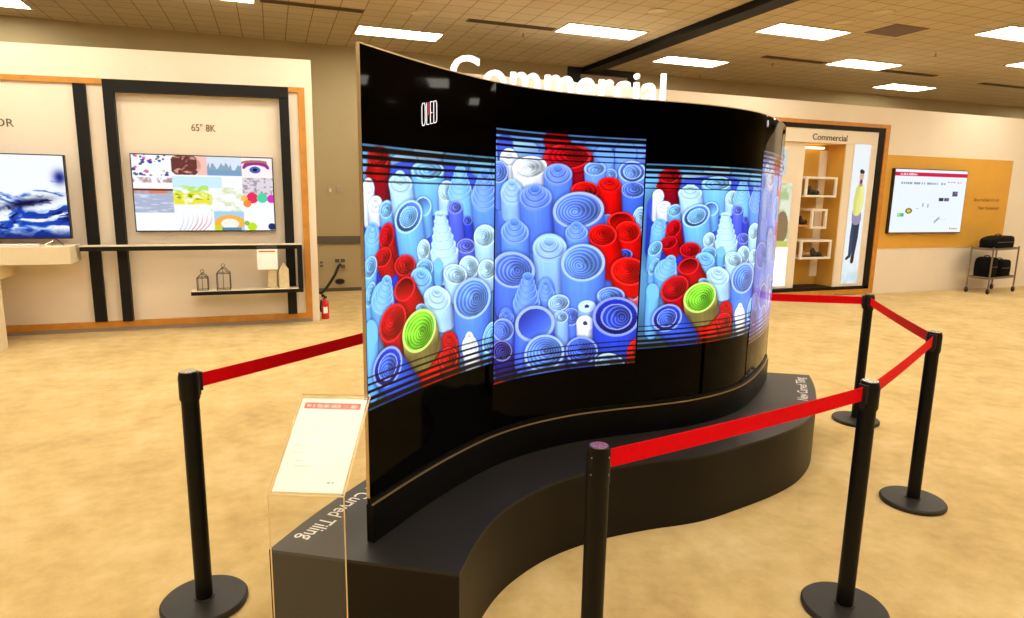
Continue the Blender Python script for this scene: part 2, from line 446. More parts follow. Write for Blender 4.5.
def tile_pictures(U, V):
    I = np.ones(U.shape + (3,)); v = 1 - V
    I[:] = (.97, .98, 1)
    def reg(a, b_, c, d): return (U >= a) & (U < b_) & (v >= c) & (v < d)
    def loc(a, b_, c, d): return (U - a) / (b_ - a), (v - c) / (d - c)
    # coloured dots
    a = (0, .27, 0, .27); x, y = loc(*a)
    rng = random.Random(4)
    for k in range(34):
        cx_, cy_, r_ = rng.random(), rng.random(), rng.uniform(.02, .06)
        c = rng.choice([(.75, .2, .3), (.2, .3, .75), (.35, .25, .6), (.2, .5, .4), (.9, .45, .55), (.5, .15, .2)])
        mixc(I, reg(*a) * ((x - cx_) ** 2 + ((y - cy_) * .75) ** 2 < r_ ** 2), c)
    # brown curls
    a = (.27, .52, 0, .25); x, y = loc(*a); n = fbm(x * 7 + 2 * fbm(x * 4, y * 4, 3, 2), y * 7, 4, 8)
    mixc(I, reg(*a) * ((x - .38) ** 2 / .2 + (y - .5) ** 2 / .4 < 1), (.42, .22, .20))
    mixc(I, reg(*a) * ((x - .38) ** 2 / .2 + (y - .5) ** 2 / .4 < 1) * np.clip((n - .5) * 7, 0, 1), (.85, .62, .55))
    mixc(I, reg(*a) * (x > .72) * .8, (.97, .72, .66))
    # harbour city
    a = (.52, .77, 0, .25); x, y = loc(*a); mixc(I, reg(*a), (.86, .91, .97))
    mixc(I, reg(*a) * (y > .25 + .5 * vnoise(x * 22, y * 0, 3)) * (y < .72), (.55, .66, .75)); mixc(I, reg(*a) * (y > .72), (.48, .64, .78))
    # made-up eye
    a = (.77, 1.01, 0, .27); x, y = loc(*a); mixc(I, reg(*a), (1, .95, .95))
    mixc(I, reg(*a) * (((x - .45) / .42) ** 2 + ((y - .52) / .40) ** 2 < 1) * (y < .55), (.62, .18, .55))
    mixc(I, reg(*a) * (((x - .45) / .36) ** 2 + ((y - .62) / .26) ** 2 < 1), (.97, .95, .98))
    mixc(I, reg(*a) * ((x - .42) ** 2 + (y - .6) ** 2 < .03), (.30, .40, .75)); mixc(I, reg(*a) * ((x - .42) ** 2 + (y - .6) ** 2 < .006), (.08, .08, .2))
    mixc(I, reg(*a) * (abs(y - (.16 + .5 * (x - .45) ** 2)) < .06) * (x < .8), (.70, .45, .42))
    # table and river
    a = (0, .27, .25, .47); x, y = loc(*a); mixc(I, reg(*a) * (y > .2) * (y < .5) * np.clip((fbm(x * 14, y * 5, 3, 6) - .35) * 4, 0, 1), (.72, .55, .56))
    mixc(I, reg(*a) * (y > .86), (.42, .20, .14))
    a = (0, .27, .47, .76); x, y = loc(*a); n = fbm(x * 4, y * 16, 4, 14)
    mixc(I, reg(*a), (.68, .72, .82)); mixc(I, reg(*a) * np.clip((n - .5) * 6, 0, 1), (.84, .86, .93))
    mixc(I, reg(*a) * (y < .12) * np.clip(vnoise(x * 9, y, 2) * 1.6, 0, 1), (.85, .52, .38))
    # flower meadow
    a = (.27, .77, .27, .74); x, y = loc(*a)
    mixc(I, reg(*a) * (y < .32) * (x < .7), (.80, .93, .98)); n = fbm(x * 12, y * 9, 4, 21)
    mixc(I, reg(*a) * (y > .25) * (y < .52) * np.clip((n - .38) * 5, 0, 1) * (x < .5), (.72, .90, .42))
    mixc(I, reg(*a) * (y > .45) * (y < .8) * np.clip((n - .32) * 6, 0, 1) * (x < .55), (.92, .90, .22))
    mixc(I, reg(*a) * (y > .5) * (y < .66) * np.clip((n - .52) * 9, 0, 1) * (x < .5), (.36, .46, .12))
    mixc(I, reg(*a) * (y > .3) * np.clip((n - .5) * 6, 0, 1) * (x > .5), (.86, .90, .70))
    # lace, balloons, cream
    a = (.77, 1.01, .27, .52); x, y = loc(*a); n = fbm(x * 10, y * 10, 4, 31); mixc(I, reg(*a), (.88, .85, .88)); mixc(I, reg(*a) * np.clip((n - .5) * 8, 0, 1), (.66, .60, .66))
    for cx_, cy_, r_, c in ((.84, .55, .045, (.92, .18, .36)), (.915, .55, .04, (.30, .85, .65)), (.985, .56, .035, (.85, .20, .75)), (.78, .56, .025, (.98, .75, .35)), (.80, .63, .03, (.98, .55, .25))):
        mixc(I, ((U - cx_) ** 2 + ((v - cy_) * .6) ** 2 < r_ ** 2), c)
    for cx_, cy_, r_, c in ((.83, .95, .035, (.75, .88, .15)), (.98, .95, .03, (.10, .18, .40)), (.79, .90, .02, (.55, .75, .3))):
        mixc(I, ((U - cx_) ** 2 + ((v - cy_) * .6) ** 2 < r_ ** 2), c)
    # white drapery with red folds
    a = (.27, .55, .74, 1.01); x, y = loc(*a)
    for k in range(7):
        xc = .22 + k * .12 - .28 * (y - .3) ** 2 * (1 + k * .15); mixc(I, reg(*a) * np.clip(1 - abs(x - xc) / .022, 0, 1) * np.clip(y * 1.3 - .1, 0, 1), (.78, .30, .32) if k > 2 else (.72, .74, .82))
    # pale blue with a golden arch
    a = (.55, .77, .74, 1.01); x, y = loc(*a); mixc(I, reg(*a), (.66, .82, .96)); r_ = np.hypot(x - .52, (y - .62) * 1.15)
    mixc(I, reg(*a) * (r_ < .52) * (y < .8), (.95, .72, .28)); mixc(I, reg(*a) * (r_ < .30), (.98, .95, .92)); mixc(I, reg(*a) * (y > .82) * (abs(x - .5) < .4), (.35, .55, .65))
    mixc(I, reg(*a) * (y > .7) * (x < .25), (.80, .85, .20))
    return I
def television(x0, x1, z0, z1, fn, label, nu, nv, y=8.60, m='tv_screen'):
    t = thing('television', label, 'television', ((x0 + x1) / 2, y, z0))
    B().box(x0, x1, y - .035, y + .03, z0, z1).build('bezel', 'tv_bezel', t, bevel=.004)
    flat_picture('screen', x0 + .012, x1 - .012, z0 + .016, z1 - .012, y - .0362, nu, nv, fn, m, t)
    return t
television(-1.492, .032, 1.166, 2.055, tile_pictures, 'wall television inside the black frame showing a collage of bright photographs', 300, 190)
tv = television(-3.56, -2.085, 1.105, 2.005, ocean, 'television showing white and blue ocean surf on the white bench', 320, 200, y=8.42)
for xx in (-3.35, -2.24):
    B().tube([(xx - .09, 8.32, 1.045), (xx, 8.42, 1.095), (xx + .09, 8.32, 1.045)], .007, 6).build('stand_leg', 'chrome', tv)
bn = thing('television_bench', 'cream white box bench with slab leg holding the surf television', 'bench', (-3.0, 8.3, 0))
B().box(-4.0, -2.055, 8.12, 8.56, .85, 1.038).build('bench_top', 'bench', bn, bevel=.004)
B().box(-4.0, -2.655, 7.82, 8.0, 0, .86).build('bench_leg', 'bench', bn)
B().box(-4.0, -2.70, 8.0, 8.56, .70, .85).build('bench_support', 'bench', bn)
sb = B().box(-3.1, -2.36, 8.14, 8.30, 1.039, 1.062).build('sound_bar', 'white_metal', bevel=.004)
tag(sb, 'slim white bar lying on the bench below the surf television', 'sound bar')
o = wall_text('HDR', -2.83, -2.575, 2.295, 8.643, 'wall_lettering', 'gray_letter', height=.083); tag(o, 'grey letters HDR on the cream wall above the surf television', 'lettering')
o = wall_text('65" 8K', -.845, -.585, 2.335, 8.643, 'wall_lettering', 'gray_letter', height=.083); tag(o, 'grey lettering 65" 8K on the wall inside the black frame', 'lettering')

# back corner between the walls
e = thing('fire_extinguisher', 'red fire extinguisher standing on carpet beside the cream wall end', 'fire extinguisher', (.60, 8.78, 0))
B().lathe([(0, 0), (.048, 0), (.05, .02), (.05, .20), (.04, .235), (.018, .255), (.018, .275), (0, .275)], (.60, 8.78, 0), 24).build('cylinder', 'red_paint', e, smooth=True)
b = B(); b.box(.585, .625, 8.77, 8.79, .27, .30); b.hexa([(.56, 8.772, .285), (.60, 8.772, .30), (.60, 8.788, .30), (.56, 8.788, .285)], [(.55, 8.772, .335), (.60, 8.772, .32), (.60, 8.788, .32), (.55, 8.788, .335)])
b.build('valve_handle', 'rubber', e)
B().tube([(.585, 8.76, .28), (.55, 8.75, .25), (.538, 8.745, .16), (.545, 8.74, .10)], .011, 8).build('hose', 'rubber', e, smooth=True)
b = B()
for k in range(7):
    a0 = -2.1 + k * .16; a1 = a0 + .16
    b.bm.faces.new([b.bm.verts.new((.60 + .0508 * math.cos(a), 8.78 + .0508 * math.sin(a), z)) for a, z in ((a0, .08), (a1, .08), (a1, .165), (a0, .165))])
b.build('label_sticker', 'paper', e)
B().tube([(1.03, 11.14, .46), (1.0, 11.10, .44), (.93, 11.05, .30), (.85, 11.02, .18), (.76, 11.0, .06), (.70, 10.95, .016), (.5, 10.9, .016)], .022, 10).build('power_cord', 'rubber', smooth=True)
tag(bpy.data.objects['power_cord'], 'thick black cord hanging from outlet to floor behind the extinguisher', 'cord')
def plate(x0, x1, z0, z1, label, name, cat, inner):
    t = thing(name, label, cat, ((x0 + x1) / 2, 11.18, z0)); B().box(x0, x1, 11.188, 11.2, z0, z1).build('cover_plate', 'plate', t, bevel=.003)
    for (a, b_, c, d, m) in inner: B().box(a, b_, 11.178, 11.188, c, d).build('socket' if 'outlet' in name else 'rocker', m, t)
plate(.87, .95, 1.62, 1.74, 'beige switch plate on khaki wall, left one of the upper pair', 'light_switch', 'switch', [(.895, .925, 1.65, 1.71, 'white_metal')])
plate(1.01, 1.11, 1.64, 1.75, 'faint beige blank plate on khaki wall, right of the switch', 'blank_plate', 'plate', [])
plate(.69, .77, .40, .53, 'beige outlet plate low on khaki wall nearest the cream wall', 'wall_outlet', 'outlet', [(.71, .75, .48, .51, 'gray_rail'), (.71, .75, .42, .45, 'gray_rail')])
plate(.93, 1.13, .37, .57, 'large outlet plate with the black cord plugged in', 'wall_outlet', 'outlet', [(.95, 1.02, .49, .55, 'gray_rail'), (1.04, 1.11, .49, .55, 'gray_rail'), (1.04, 1.11, .39, .45, 'gray_rail')])
hp = thing('oval_wall_port', 'black oval port low on khaki wall beneath the cord outlet', 'port', (1.02, 11.18, .13))
B().hexa([(1.02 + .07 * math.cos(k * math.pi / 8), 11.185, .165 + .04 * math.sin(k * math.pi / 8)) for k in range(16)], [(1.02 + .07 * math.cos(k * math.pi / 8), 11.199, .165 + .04 * math.sin(k * math.pi / 8)) for k in range(16)]).build('port_cover', 'rubber', hp)
B().hexa([(1.02 + .085 * math.cos(k * math.pi / 8), 11.192, .165 + .052 * math.sin(k * math.pi / 8)) for k in range(16)], [(1.02 + .085 * math.cos(k * math.pi / 8), 11.1995, .165 + .052 * math.sin(k * math.pi / 8)) for k in range(16)]).build('port_rim', 'gray_rail', hp)

# ------------------------------------------------------------------ shop booth in the right wall
b = B(); b.box(6.6, 10.095, YW - .03, YW, 2.885, 2.945); b.box(10.0, 10.095, YW - .03, YW, .10, 2.885); b.box(6.6, 10.095, YW - .03, YW, .02, .10)
b.build('trim_7', 'wood', kind='structure')
b = B(); b.box(6.7, 9.99, YW - .02, YW + .12, 2.815, 2.884); b.box(9.87, 9.99, YW - .02, YW + .12, .10, 2.815); b.box(6.7, 9.99, YW - .02, YW + .32, .101, .155)
b.build('trim_8', 'black', kind='structure')
# header, right pier, left panel, lining
b = B(); b.box(7.0, 9.868, YW, YW + .10, 2.59, 2.812); b.build('booth_header', 'white_panel', kind='structure')
bpy.data.objects['booth_header'].name = 'trim_9'
B().box(9.175, 9.868, YW, YW + .40, .157, 2.588).build('trim_10', 'white_panel', kind='structure')
B().box(7.0, 8.35, YW + .06, YW + .16, .157, 2.586).build('trim_11', 'white_panel', kind='structure')
b = B(); b.box(7.9, 9.40, YW + .40, YW + .44, .157, 2.586); b.box(9.168, 9.174, YW + .02, YW + .40, .157, 2.586)
b.build('wall_alcove', 'alcove_gold', kind='structure')
B().box(7.0, 9.4, YW + .11, YW + .45, 2.589, 2.70).build('ceiling_alcove', 'alcove_gold', kind='structure')
B().box(7.0, 9.4, YW + .33, YW + .45, .05, .156).build('floor_alcove', 'black', kind='structure')
B().box(9.0, 9.166, YW + .375, YW + .399, .30, 2.50).build('trim_12', 'white_panel', kind='structure')
lb = B().box(8.48, 9.0, YW + .30, YW + .36, 2.52, 2.55).build('light_strip', 'light_bar'); tag(lb, 'lit white strip under the header inside the golden alcove', 'light')
o = wall_text('Commercial', 8.42, 9.165, 2.635, YW - .002, 'header_lettering', 'dark_letter', height=.098); tag(o, 'dark lettering Commercial on the white header of the shop booth', 'lettering')

def box_frame(x0, x1, z0, z1, label):
    t = thing('display_box', label, 'shelf', ((x0 + x1) / 2, 8.85, z0)); w = .035; y0, y1 = 8.665, 9.048
    B().box(x0, x1, y0, y1, z0, z0 + w).build('bottom_board', 'white_metal', t); B().box(x0, x1, y0, y1, z1 - w, z1).build('top_board', 'white_metal', t)
    B().box(x0, x0 + w, y0, y0 + .04, z0 + w, z1 - w).build('front_post', 'white_metal', t); B().box(x1 - w, x1, y0, y0 + .04, z0 + w, z1 - w).build('front_post', 'white_metal', t)
box_frame(8.40, 9.07, 1.70, 2.04, 'white box frame in the golden alcove, topmost, with black shoes')
box_frame(8.585, 8.92, 1.17, 1.505, 'small white box frame in the golden alcove between the two wide ones')
box_frame(8.41, 9.08, .65, .98, 'white box frame in the golden alcove, lowest, with tan and brown shoes')
def shoe(cx, cyy, z, k, m, label, group=None):
    t = thing('shoe', label, 'shoe', (cx, cyy, z), group)
    b = B(); b.ball((cx + .05 * k, cyy, z + .045), .075 * k, .04, .042); b.ball((cx - .05 * k, cyy, z + .06), .055 * k, .038, .058); b.ball((cx - .07 * k, cyy, z + .10), .036 * k, .033, .055)
    for v in b.bm.verts: v.co.z = max(v.co.z, z + .012)
    b.build('upper', m, t, smooth=True)
    B().box(cx - .11 * k, cx + .13 * k, cyy - .042, cyy + .042, z, z + .013).build('sole', 'rubber', t, bevel=.004)
shoe(8.56, 8.72, 1.736, 1.0, 'shoe_black', 'black shoe at the left of the topmost white box frame')
shoe(8.70, 8.82, 1.736, 1.15, 'shoe_black', 'black shoe at the right of the topmost white box frame')
shoe(8.56, 8.74, .686, 1.0, 'shoe_tan', 'tan shoe at the left of the lowest white box frame')
shoe(8.82, 8.74, .686, 1.1, 'shoe_brown', 'dark brown shoe at the right of the lowest white box frame')
shoe(8.52, 8.80, 1.235, .8, 'shoe_brown', 'brown shoe on the small wooden ledge beside the small white frame')
lg = B().box(8.35, 8.582, 8.70, 9.048, 1.205, 1.234).build('wall_ledge', 'wood'); tag(lg, 'small wooden ledge left of the small white box frame', 'ledge')

def man(U, V):
    I = np.zeros(U.shape + (3,)); I[:] = (.95, .98, 1); x = U; v = V
    mixc(I, np.clip((.20 - v) * 6, 0, 1) * .5 * np.clip(fbm(x * 4, v * 18, 3, 4) * 2 - .3, 0, 1), (.62, .80, .86))
    def limb(pts, rs, c, soft=.012):
        for (a, b_, r1, r2) in zip(pts, pts[1:], rs, rs[1:]):
            ax, ay = a; bx, by = b_; k = 6.3
            px, py = x - ax, (v - ay) * k; dx, dy = bx - ax, (by - ay) * k
            t = np.clip((px * dx + py * dy) / (dx * dx + dy * dy + 1e-9), 0, 1)
            d = np.hypot(px - t * dx, py - t * dy) - (r1 + (r2 - r1) * t)
            mixc(I, np.clip(.5 - d / soft / 2, 0, 1), c)
    limb([(.50, .47), (.40, .35), (.36, .22)], [0.192, 0.141, 0.096], (.20, .27, .40)); limb([(.60, .47), (.62, .34), (.56, .205)], [0.192, 0.147, 0.096], (.15, .21, .33))
    limb([(.53, .52), (.55, .475)], [0.282, 0.294], (.62, .58, .72))
    limb([(.36, .205), (.18, .185)], [0.077, 0.064], (.18, .14, .15)); limb([(.56, .195), (.54, .165)], [0.102, 0.102], (.17, .12, .12))
    limb([(.60, .69), (.54, .60), (.53, .535)], [0.230, 0.269, 0.256], (.93, .93, .55)); limb([(.46, .69), (.36, .60), (.37, .52)], [0.115, 0.102, 0.077], (.88, .88, .48)); limb([(.74, .69), (.80, .60), (.74, .53)], [0.115, 0.102, 0.077], (.96, .96, .62))
    limb([(.60, .745), (.60, .72)], [0.090, 0.102], (.78, .60, .52)); limb([(.61, .785), (.61, .76)], [0.134, 0.115], (.86, .70, .62))
    limb([(.57, .812), (.68, .808)], [0.096, 0.077], (.14, .12, .13)); limb([(.61, .742), (.60, .735)], [0.077, 0.064], (.30, .24, .24))
    return I
po = thing('fashion_poster', 'tall backlit poster of a standing man in yellow sweater and jeans', 'poster', (9.53, 8.64, .2))
B().box(9.34, 9.73, YW - .006, YW - .001, .19, 2.61).build('poster_edge', 'white_metal', po)
flat_picture('printed_sheet', 9.352, 9.718, .205, 2.60, YW - .0075, 70, 440, man, 'print_lit', po)
def teal(U, V):
    I = np.zeros(U.shape + (3,)); I[:] = (.80, .86, .84); mixc(I, ((U - .5) / .35) ** 2 + ((V - .70) / .22) ** 2 < 1, (.25, .62, .55)); mixc(I, ((U - .5) / .36) ** 2 + ((V - .25) / .26) ** 2 < 1, (.30, .33, .33)); mixc(I, (abs(U - .5) < .3) & (abs(V - .45) < .06), (.55, .75, .72)); return I
def garden(U, V):
    I = np.zeros(U.shape + (3,)); I[:] = (.92, .95, .86); n = fbm(U * 5, V * 9, 4, 5)
    mixc(I, np.clip((n - .42) * 5, 0, 1) * (V > .12), (.72, .80, .58)); mixc(I, ((U - .78) / .2) ** 2 + ((V - .30) / .26) ** 2 < 1, (.58, .48, .34)); mixc(I, V < .08, (.78, .84, .40)); return I
for (x0, x1, z0, z1, fn, lab) in ((7.62, 7.97, 2.055, 2.46, teal, 'small teal and grey picture high on the white booth panel'), (7.45, 8.13, .88, 1.915, garden, 'pale green garden picture on white booth panel below the teal one')):
    t = thing('wall_picture', lab, 'picture', ((x0 + x1) / 2, 8.70, z0)); B().box(x0 - .012, x1 + .012, YW + .045, YW + .059, z0 - .012, z1 + .012).build('picture_edge', 'white_metal', t)
    flat_picture('printed_sheet', x0, x1, z0, z1, YW + .0445, 60, 80, fn, 'print_lit', t)
lb = B().box(7.45, 8.15, YW + .045, YW + .059, .20, .85).build('lightbox', mat('lit white panel', (.95, .95, .95), .5, emit=(1, .99, .96), es=.9, var=.01)); tag(lb, 'blank glowing white panel at foot of the white booth panel', 'light panel')

# ------------------------------------------------------------------ right wall
op = B().box(10.10, 13.36, YW - .012, YW - .0005, .818, 2.45).build('accent_panel', 'orange'); tag(op, 'wide mustard yellow panel on cream wall behind the presentation screen', 'panel')
def slide(U, V):
    I = np.zeros(U.shape + (3,)); I[:] = (.92, .96, .99); v = 1 - V
    mixc(I, (v > .045) & (v < .105), (.82, .08, .28))
    def words(x0, x1, yc, h, c, n, seed, k=.8):
        g = vnoise((U - x0) / (x1 - x0) * n, U * 0, seed); mixc(I, (U > x0) & (U < x1) * (g > .3) & (abs(v - yc) < h * (.7 + .3 * g)), np.array(c)); 
    words(.07, .30, .075, .016, (.98, .78, .84), 26, 3); words(.09, .70, .215, .020, (.60, .63, .66), 60, 5); words(.73, .84, .185, .007, (.72, .50, .60), 20, 8); words(.85, .93, .187, .010, (.88, .45, .60), 12, 6)
    def blob(x0, x1, a, b_, c): mixc(I, (U > x0) & (U < x1) & (v > a) & (v < b_), c)
    blob(.82, .895, .335, .415, (.32, .30, .45)); blob(.85, .885, .345, .375, (.55, .40, .60)); blob(.825, .85, .385, .41, (.25, .35, .40))
    blob(.635, .70, .44, .495, (.16, .16, .20)); blob(.71, .78, .44, .495, (.40, .42, .50)); blob(.72, .74, .45, .48, (.2, .2, .25))
    for xc, yc in ((.42, .56), (.49, .57)): mixc(I, (abs(U - xc) < .008) & (abs(v - yc) < .03), (.62, .64, .64))
    blob(.33, .37, .612, .620, (.6, .6, .62))
    mixc(I, ((U - .235) / .047) ** 2 + ((v - .655) / .045) ** 2 < 1, (.45, .44, .22)); mixc(I, ((U - .235) / .026) ** 2 + ((v - .655) / .024) ** 2 < 1, (.90, .78, .25))
    blob(.085, .175, .69, .745, (.55, .80, .62)); blob(.13, .175, .70, .74, (.35, .68, .45)); blob(.09, .12, .70, .72, (.70, .88, .90))
    mixc(I, abs((v - .80) + (U - .64) * 1.1) < .02 * (abs(U - .64) < .035), (.62, .65, .67)); words(.52, .60, .745, .006, (.82, .85, .86), 20, 11); words(.68, .78, .79, .006, (.85, .87, .88), 20, 12)
    words(.86, .96, .945, .009, (.62, .64, .66), 14, 13); mixc(I, (abs(U - .845) < .008) & (abs(v - .94) < .018), (.55, .57, .6))
    return I
television(10.255, 12.075, 1.09, 2.225, slide, 'presentation screen with red heading bar on the mustard wall panel', 240, 150, y=8.608)
# two faint tan lines of lettering
for (x0, x1, zz, sd, lab) in ((12.42, 13.12, 1.675, 3, 'upper faint tan line of lettering on the mustard panel'), (12.56, 13.17, 1.525, 5, 'lower faint tan line of lettering on the mustard panel')):
    rr = random.Random(sd); b = B(); x = x0
    while x < x1 - .03:
        w = rr.uniform(.028, .05); h = rr.choice((.04, .04, .06)); b.box(x, x + .012, 8.634, 8.637, zz, zz + h); b.box(x + .012, x + w - .008, 8.634, 8.637, zz + rr.choice((0, .03)), zz + .04); x += w
    o = b.build('wall_lettering', 'tan_letter'); tag(o, lab, 'lettering')

# trolley with bags
CA, CO = math.radians(9), Vector((12.22, 8.02, 0))
def ct(x, y, z): return (CO.x + x * math.cos(CA) - y * math.sin(CA), CO.y + x * math.sin(CA) + y * math.cos(CA), z)
LX, LY = .92, .36
def cbox(b, x0, x1, y0, y1, z0, z1):
    return b.hexa([ct(x0, y0, z0), ct(x1, y0, z0), ct(x1, y1, z0), ct(x0, y1, z0)], [ct(x0, y0, z1), ct(x1, y0, z1), ct(x1, y1, z1), ct(x0, y1, z1)])
t = thing('utility_trolley', 'grey metal two-shelf trolley loaded with black bags by the right wall', 'trolley', ct(LX / 2, LY / 2, 0))
for x, y in ((0, 0), (LX, 0), (LX, LY), (0, LY)):
    B().tube([ct(x, y, .12), ct(x, y, .86)], .014, 8).build('post', 'steel', t)
    c = B().tube([ct(x, y, .13), ct(x, y, .085)], .010, 8)
    cbox(c, x - .018, x + .018, y - .022, y + .022, .06, .10); c = c.build('caster_fork', 'steel', t)
    w = B(); w.lathe([(0, -.014), (.045, -.014), (.05, -.008), (.05, .008), (.045, .014), (0, .014)], seg=20)
    for v in w.bm.verts: p = v.co.copy(); v.co = Vector(ct(x + p.x, y + p.z, .05 + p.y))
    w.build('wheel', 'rubber', c)
for zz, nm in ((.80, 'upper_tray'), (.27, 'lower_tray')):
    b = B(); cbox(b, .01, LX - .01, .01, LY - .01, zz, zz + .012); b.build(nm, 'steel', t)
    b = B(); b.tube([ct(0, 0, zz + .03), ct(LX, 0, zz + .03), ct(LX, LY, zz + .03), ct(0, LY, zz + .03)], .011, 8, closed=True); b.build('rail', 'steel', t)
def bag(x0, x1, y0, y1, z0, z1, label, slope=0.0):
    t = thing('equipment_bag', label, 'bag', ct((x0 + x1) / 2, (y0 + y1) / 2, z0)); b = B()
    n = 10; N = 4.0
    def loop(s, z): return [ct((x0 + x1) / 2 + s * (x1 - x0) / 2 * math.copysign(abs(math.cos(a)) ** (2 / N), math.cos(a)), (y0 + y1) / 2 + s * (y1 - y0) / 2 * math.copysign(abs(math.sin(a)) ** (2 / N), math.sin(a)), z - slope * max(0, .5 - (math.cos(a) + 1) / 2) * (z - z0)) for a in [2 * math.pi * k / 24 for k in range(24)]]
    L = [loop(s, z0 + (z1 - z0) * f) for s, f in ((.86, 0), (.97, .06), (1, .3), (1, .7), (.96, .92), (.82, 1.0))]
    vv = [[b.bm.verts.new(p) for p in l] for l in L]
    for A_, C_ in zip(vv, vv[1:]):
        for k in range(24): b.bm.faces.new((A_[k], A_[(k + 1) % 24], C_[(k + 1) % 24], C_[k]))
    b.bm.faces.new(vv[0][::-1]); b.bm.faces.new(vv[-1]); b.build('bag_body', 'bag', t, smooth=True)
    xm = (x0 + x1) / 2; B().tube([ct(xm + .12 * math.cos(a), (y0 + y1) / 2, z1 - .012 + .045 * math.sin(a)) for a in [k * math.pi / 8 for k in range(9)]], .010, 6).build('handle', 'rubber', t)
    B().tube([ct(x, y0 - .002, z0 + (z1 - z0) * .55) for x in np.linspace(x0 + (x1 - x0) * .14, x1 - (x1 - x0) * .14, 6)], .004, 5).build('zip', 'steel', t)
bag(.06, .90, .03, .33, .813, 1.05, 'long black bag lying on top of the trolley', .5)
bag(.03, .38, .04, .33, .283, .66, 'upright black bag at left of the trolley lower tray', .25)
bag(.42, .90, .04, .33, .283, .60, 'black box-shaped bag at right of the trolley lower tray')

# ------------------------------------------------------------------ glowing sign on the booth wall
sg = thing('illuminated_sign', 'large glowing white letters Commercial on the wall above the curved display', 'sign', (3.9, 8.5, 2.97))
me = text_data('Commercial', 1.0, .06, .007, space=1.07)
bm = bmesh.new(); bm.from_mesh(me); bm.verts.ensure_lookup_table()
seen = set(); isl = []
for v in bm.verts:
    if v in seen: continue
    st = [v]; seen.add(v); g = []
    while st:
        q = st.pop(); g.append(q)
        for e_ in q.link_edges:
            w = e_.other_vert(q)
            if w not in seen: seen.add(w); st.append(w)
    isl.append(g)
bx = [(min(v.co.x for v in g), max(v.co.x for v in g), g) for g in isl]; bx.sort(key=lambda q: q[0])
letters = []
for a, c, g in bx:
    if letters and a < letters[-1][1] - .5 * (c - a): letters[-1][1] = max(letters[-1][1], c); letters[-1][2].extend(g)
    else: letters.append([a, c, list(g)])
X0, X1 = min(q[0] for q in letters), max(q[1] for q in letters); ks = (5.40 - 2.21) / (X1 - X0)
ymx = max(v.co.y for v in bm.verts); kz = .455 / ymx
for a, c, g in letters:
    ids = {v: i for i, v in enumerate(g)}
    vs = [(2.21 + (v.co.x - X0) * ks, 8.42 - v.co.z * .5, 2.955 + v.co.y * kz) for v in g]
    fs = [[ids[v] for v in f.verts] for f in bm.faces if f.verts[0] in ids]
    m2 = bpy.data.meshes.new('letter'); m2.from_pydata(vs, [], fs); m2.update()
    finish('letter', m2, M['letter_glow'], sg)
bm.free()
b = B(); b.box(2.3, 5.4, 8.47, 8.648, 2.98, 3.0); b.box(2.3, 5.4, 8.47, 8.648, 3.05, 3.07); b.build('mounting_rail', 'white_metal', sg)

# ------------------------------------------------------------------ ceiling fittings
def light(cx, cyy, label, group=None, w=1.235, d=.535):
    t = thing('ceiling_light', label, 'ceiling light', (cx, cyy, ZC - .02), group)
    b = B(); x0, x1, y0, y1 = cx - w / 2, cx + w / 2, cyy - d / 2, cyy + d / 2; f = .02
    b.box(x0, x1, y0, y0 + f, ZC - .014, ZC); b.box(x0, x1, y1 - f, y1, ZC - .014, ZC); b.box(x0, x0 + f, y0 + f, y1 - f, ZC - .014, ZC); b.box(x1 - f, x1, y0 + f, y1 - f, ZC - .014, ZC)
    b.build('frame', 'fixture', t); B().box(x0 + f, x1 - f, y0 + f, y1 - f, ZC - .008, ZC - .002).build('diffuser', 'diffuser', t)
LIT = [(1.85, 9.98, 'ceiling light directly above the left top corner of the curved display'), (4.47, 8.68, 'ceiling light above the middle of the glowing letters, left of the track'),
       (7.01, 7.555, 'large ceiling light right of the dark track and left of the grille'), (9.61, 8.875, 'ceiling light between two brown vents above the shop booth'),
       (12.26, 10.265, 'smallest ceiling light, nearest the back wall above the presentation screen'), (6.83, 9.90, 'ceiling light just right of the track end, above the last glowing letter'),
       (9.81, 6.47, 'ceiling light right of the brown grille, cut by the right picture edge'), (12.32, 7.70, 'ceiling light cut by the right edge, below the larger cut one'),
       (-3.43, 10.38, 'ceiling light cut by the top left corner of the picture'), (-.70, 8.90, 'ceiling light cut by the top edge above the collage television')]
for x, y, l in LIT: light(x, y, l)
for x, ys in ((-3.43, (8.0, 5.6, 3.2, .8, -1.6, -4.0)), (-2.1, (7.5,)), (.60, (7.5,)), (-.70, (6.5, 4.1, 1.7, -.7, -3.1, -5.5)), (1.85, (7.6, 5.2, 2.8, .4, -2.0, -4.4)), (4.47, (6.3, 3.9, 1.5, -.9, -3.3, -5.7)), (7.0, (5.2, 2.8, .4, -2.0, -4.4)),  # columns holding a single light are added, unseen, to brighten the display wall
              (9.75, (4.1, 1.7, -.7, -3.1)), (12.32, (5.3, 2.9, .5)), (14.95, (9.0, 6.6, 4.2, 1.8)), (17.5, (10.2, 7.8, 5.4)), (-6.1, (9.2, 6.8, 4.4, 2.0))):
    for y in ys: light(x, y, 'unseen ceiling light outside the picture', 'ceiling lights outside the picture')
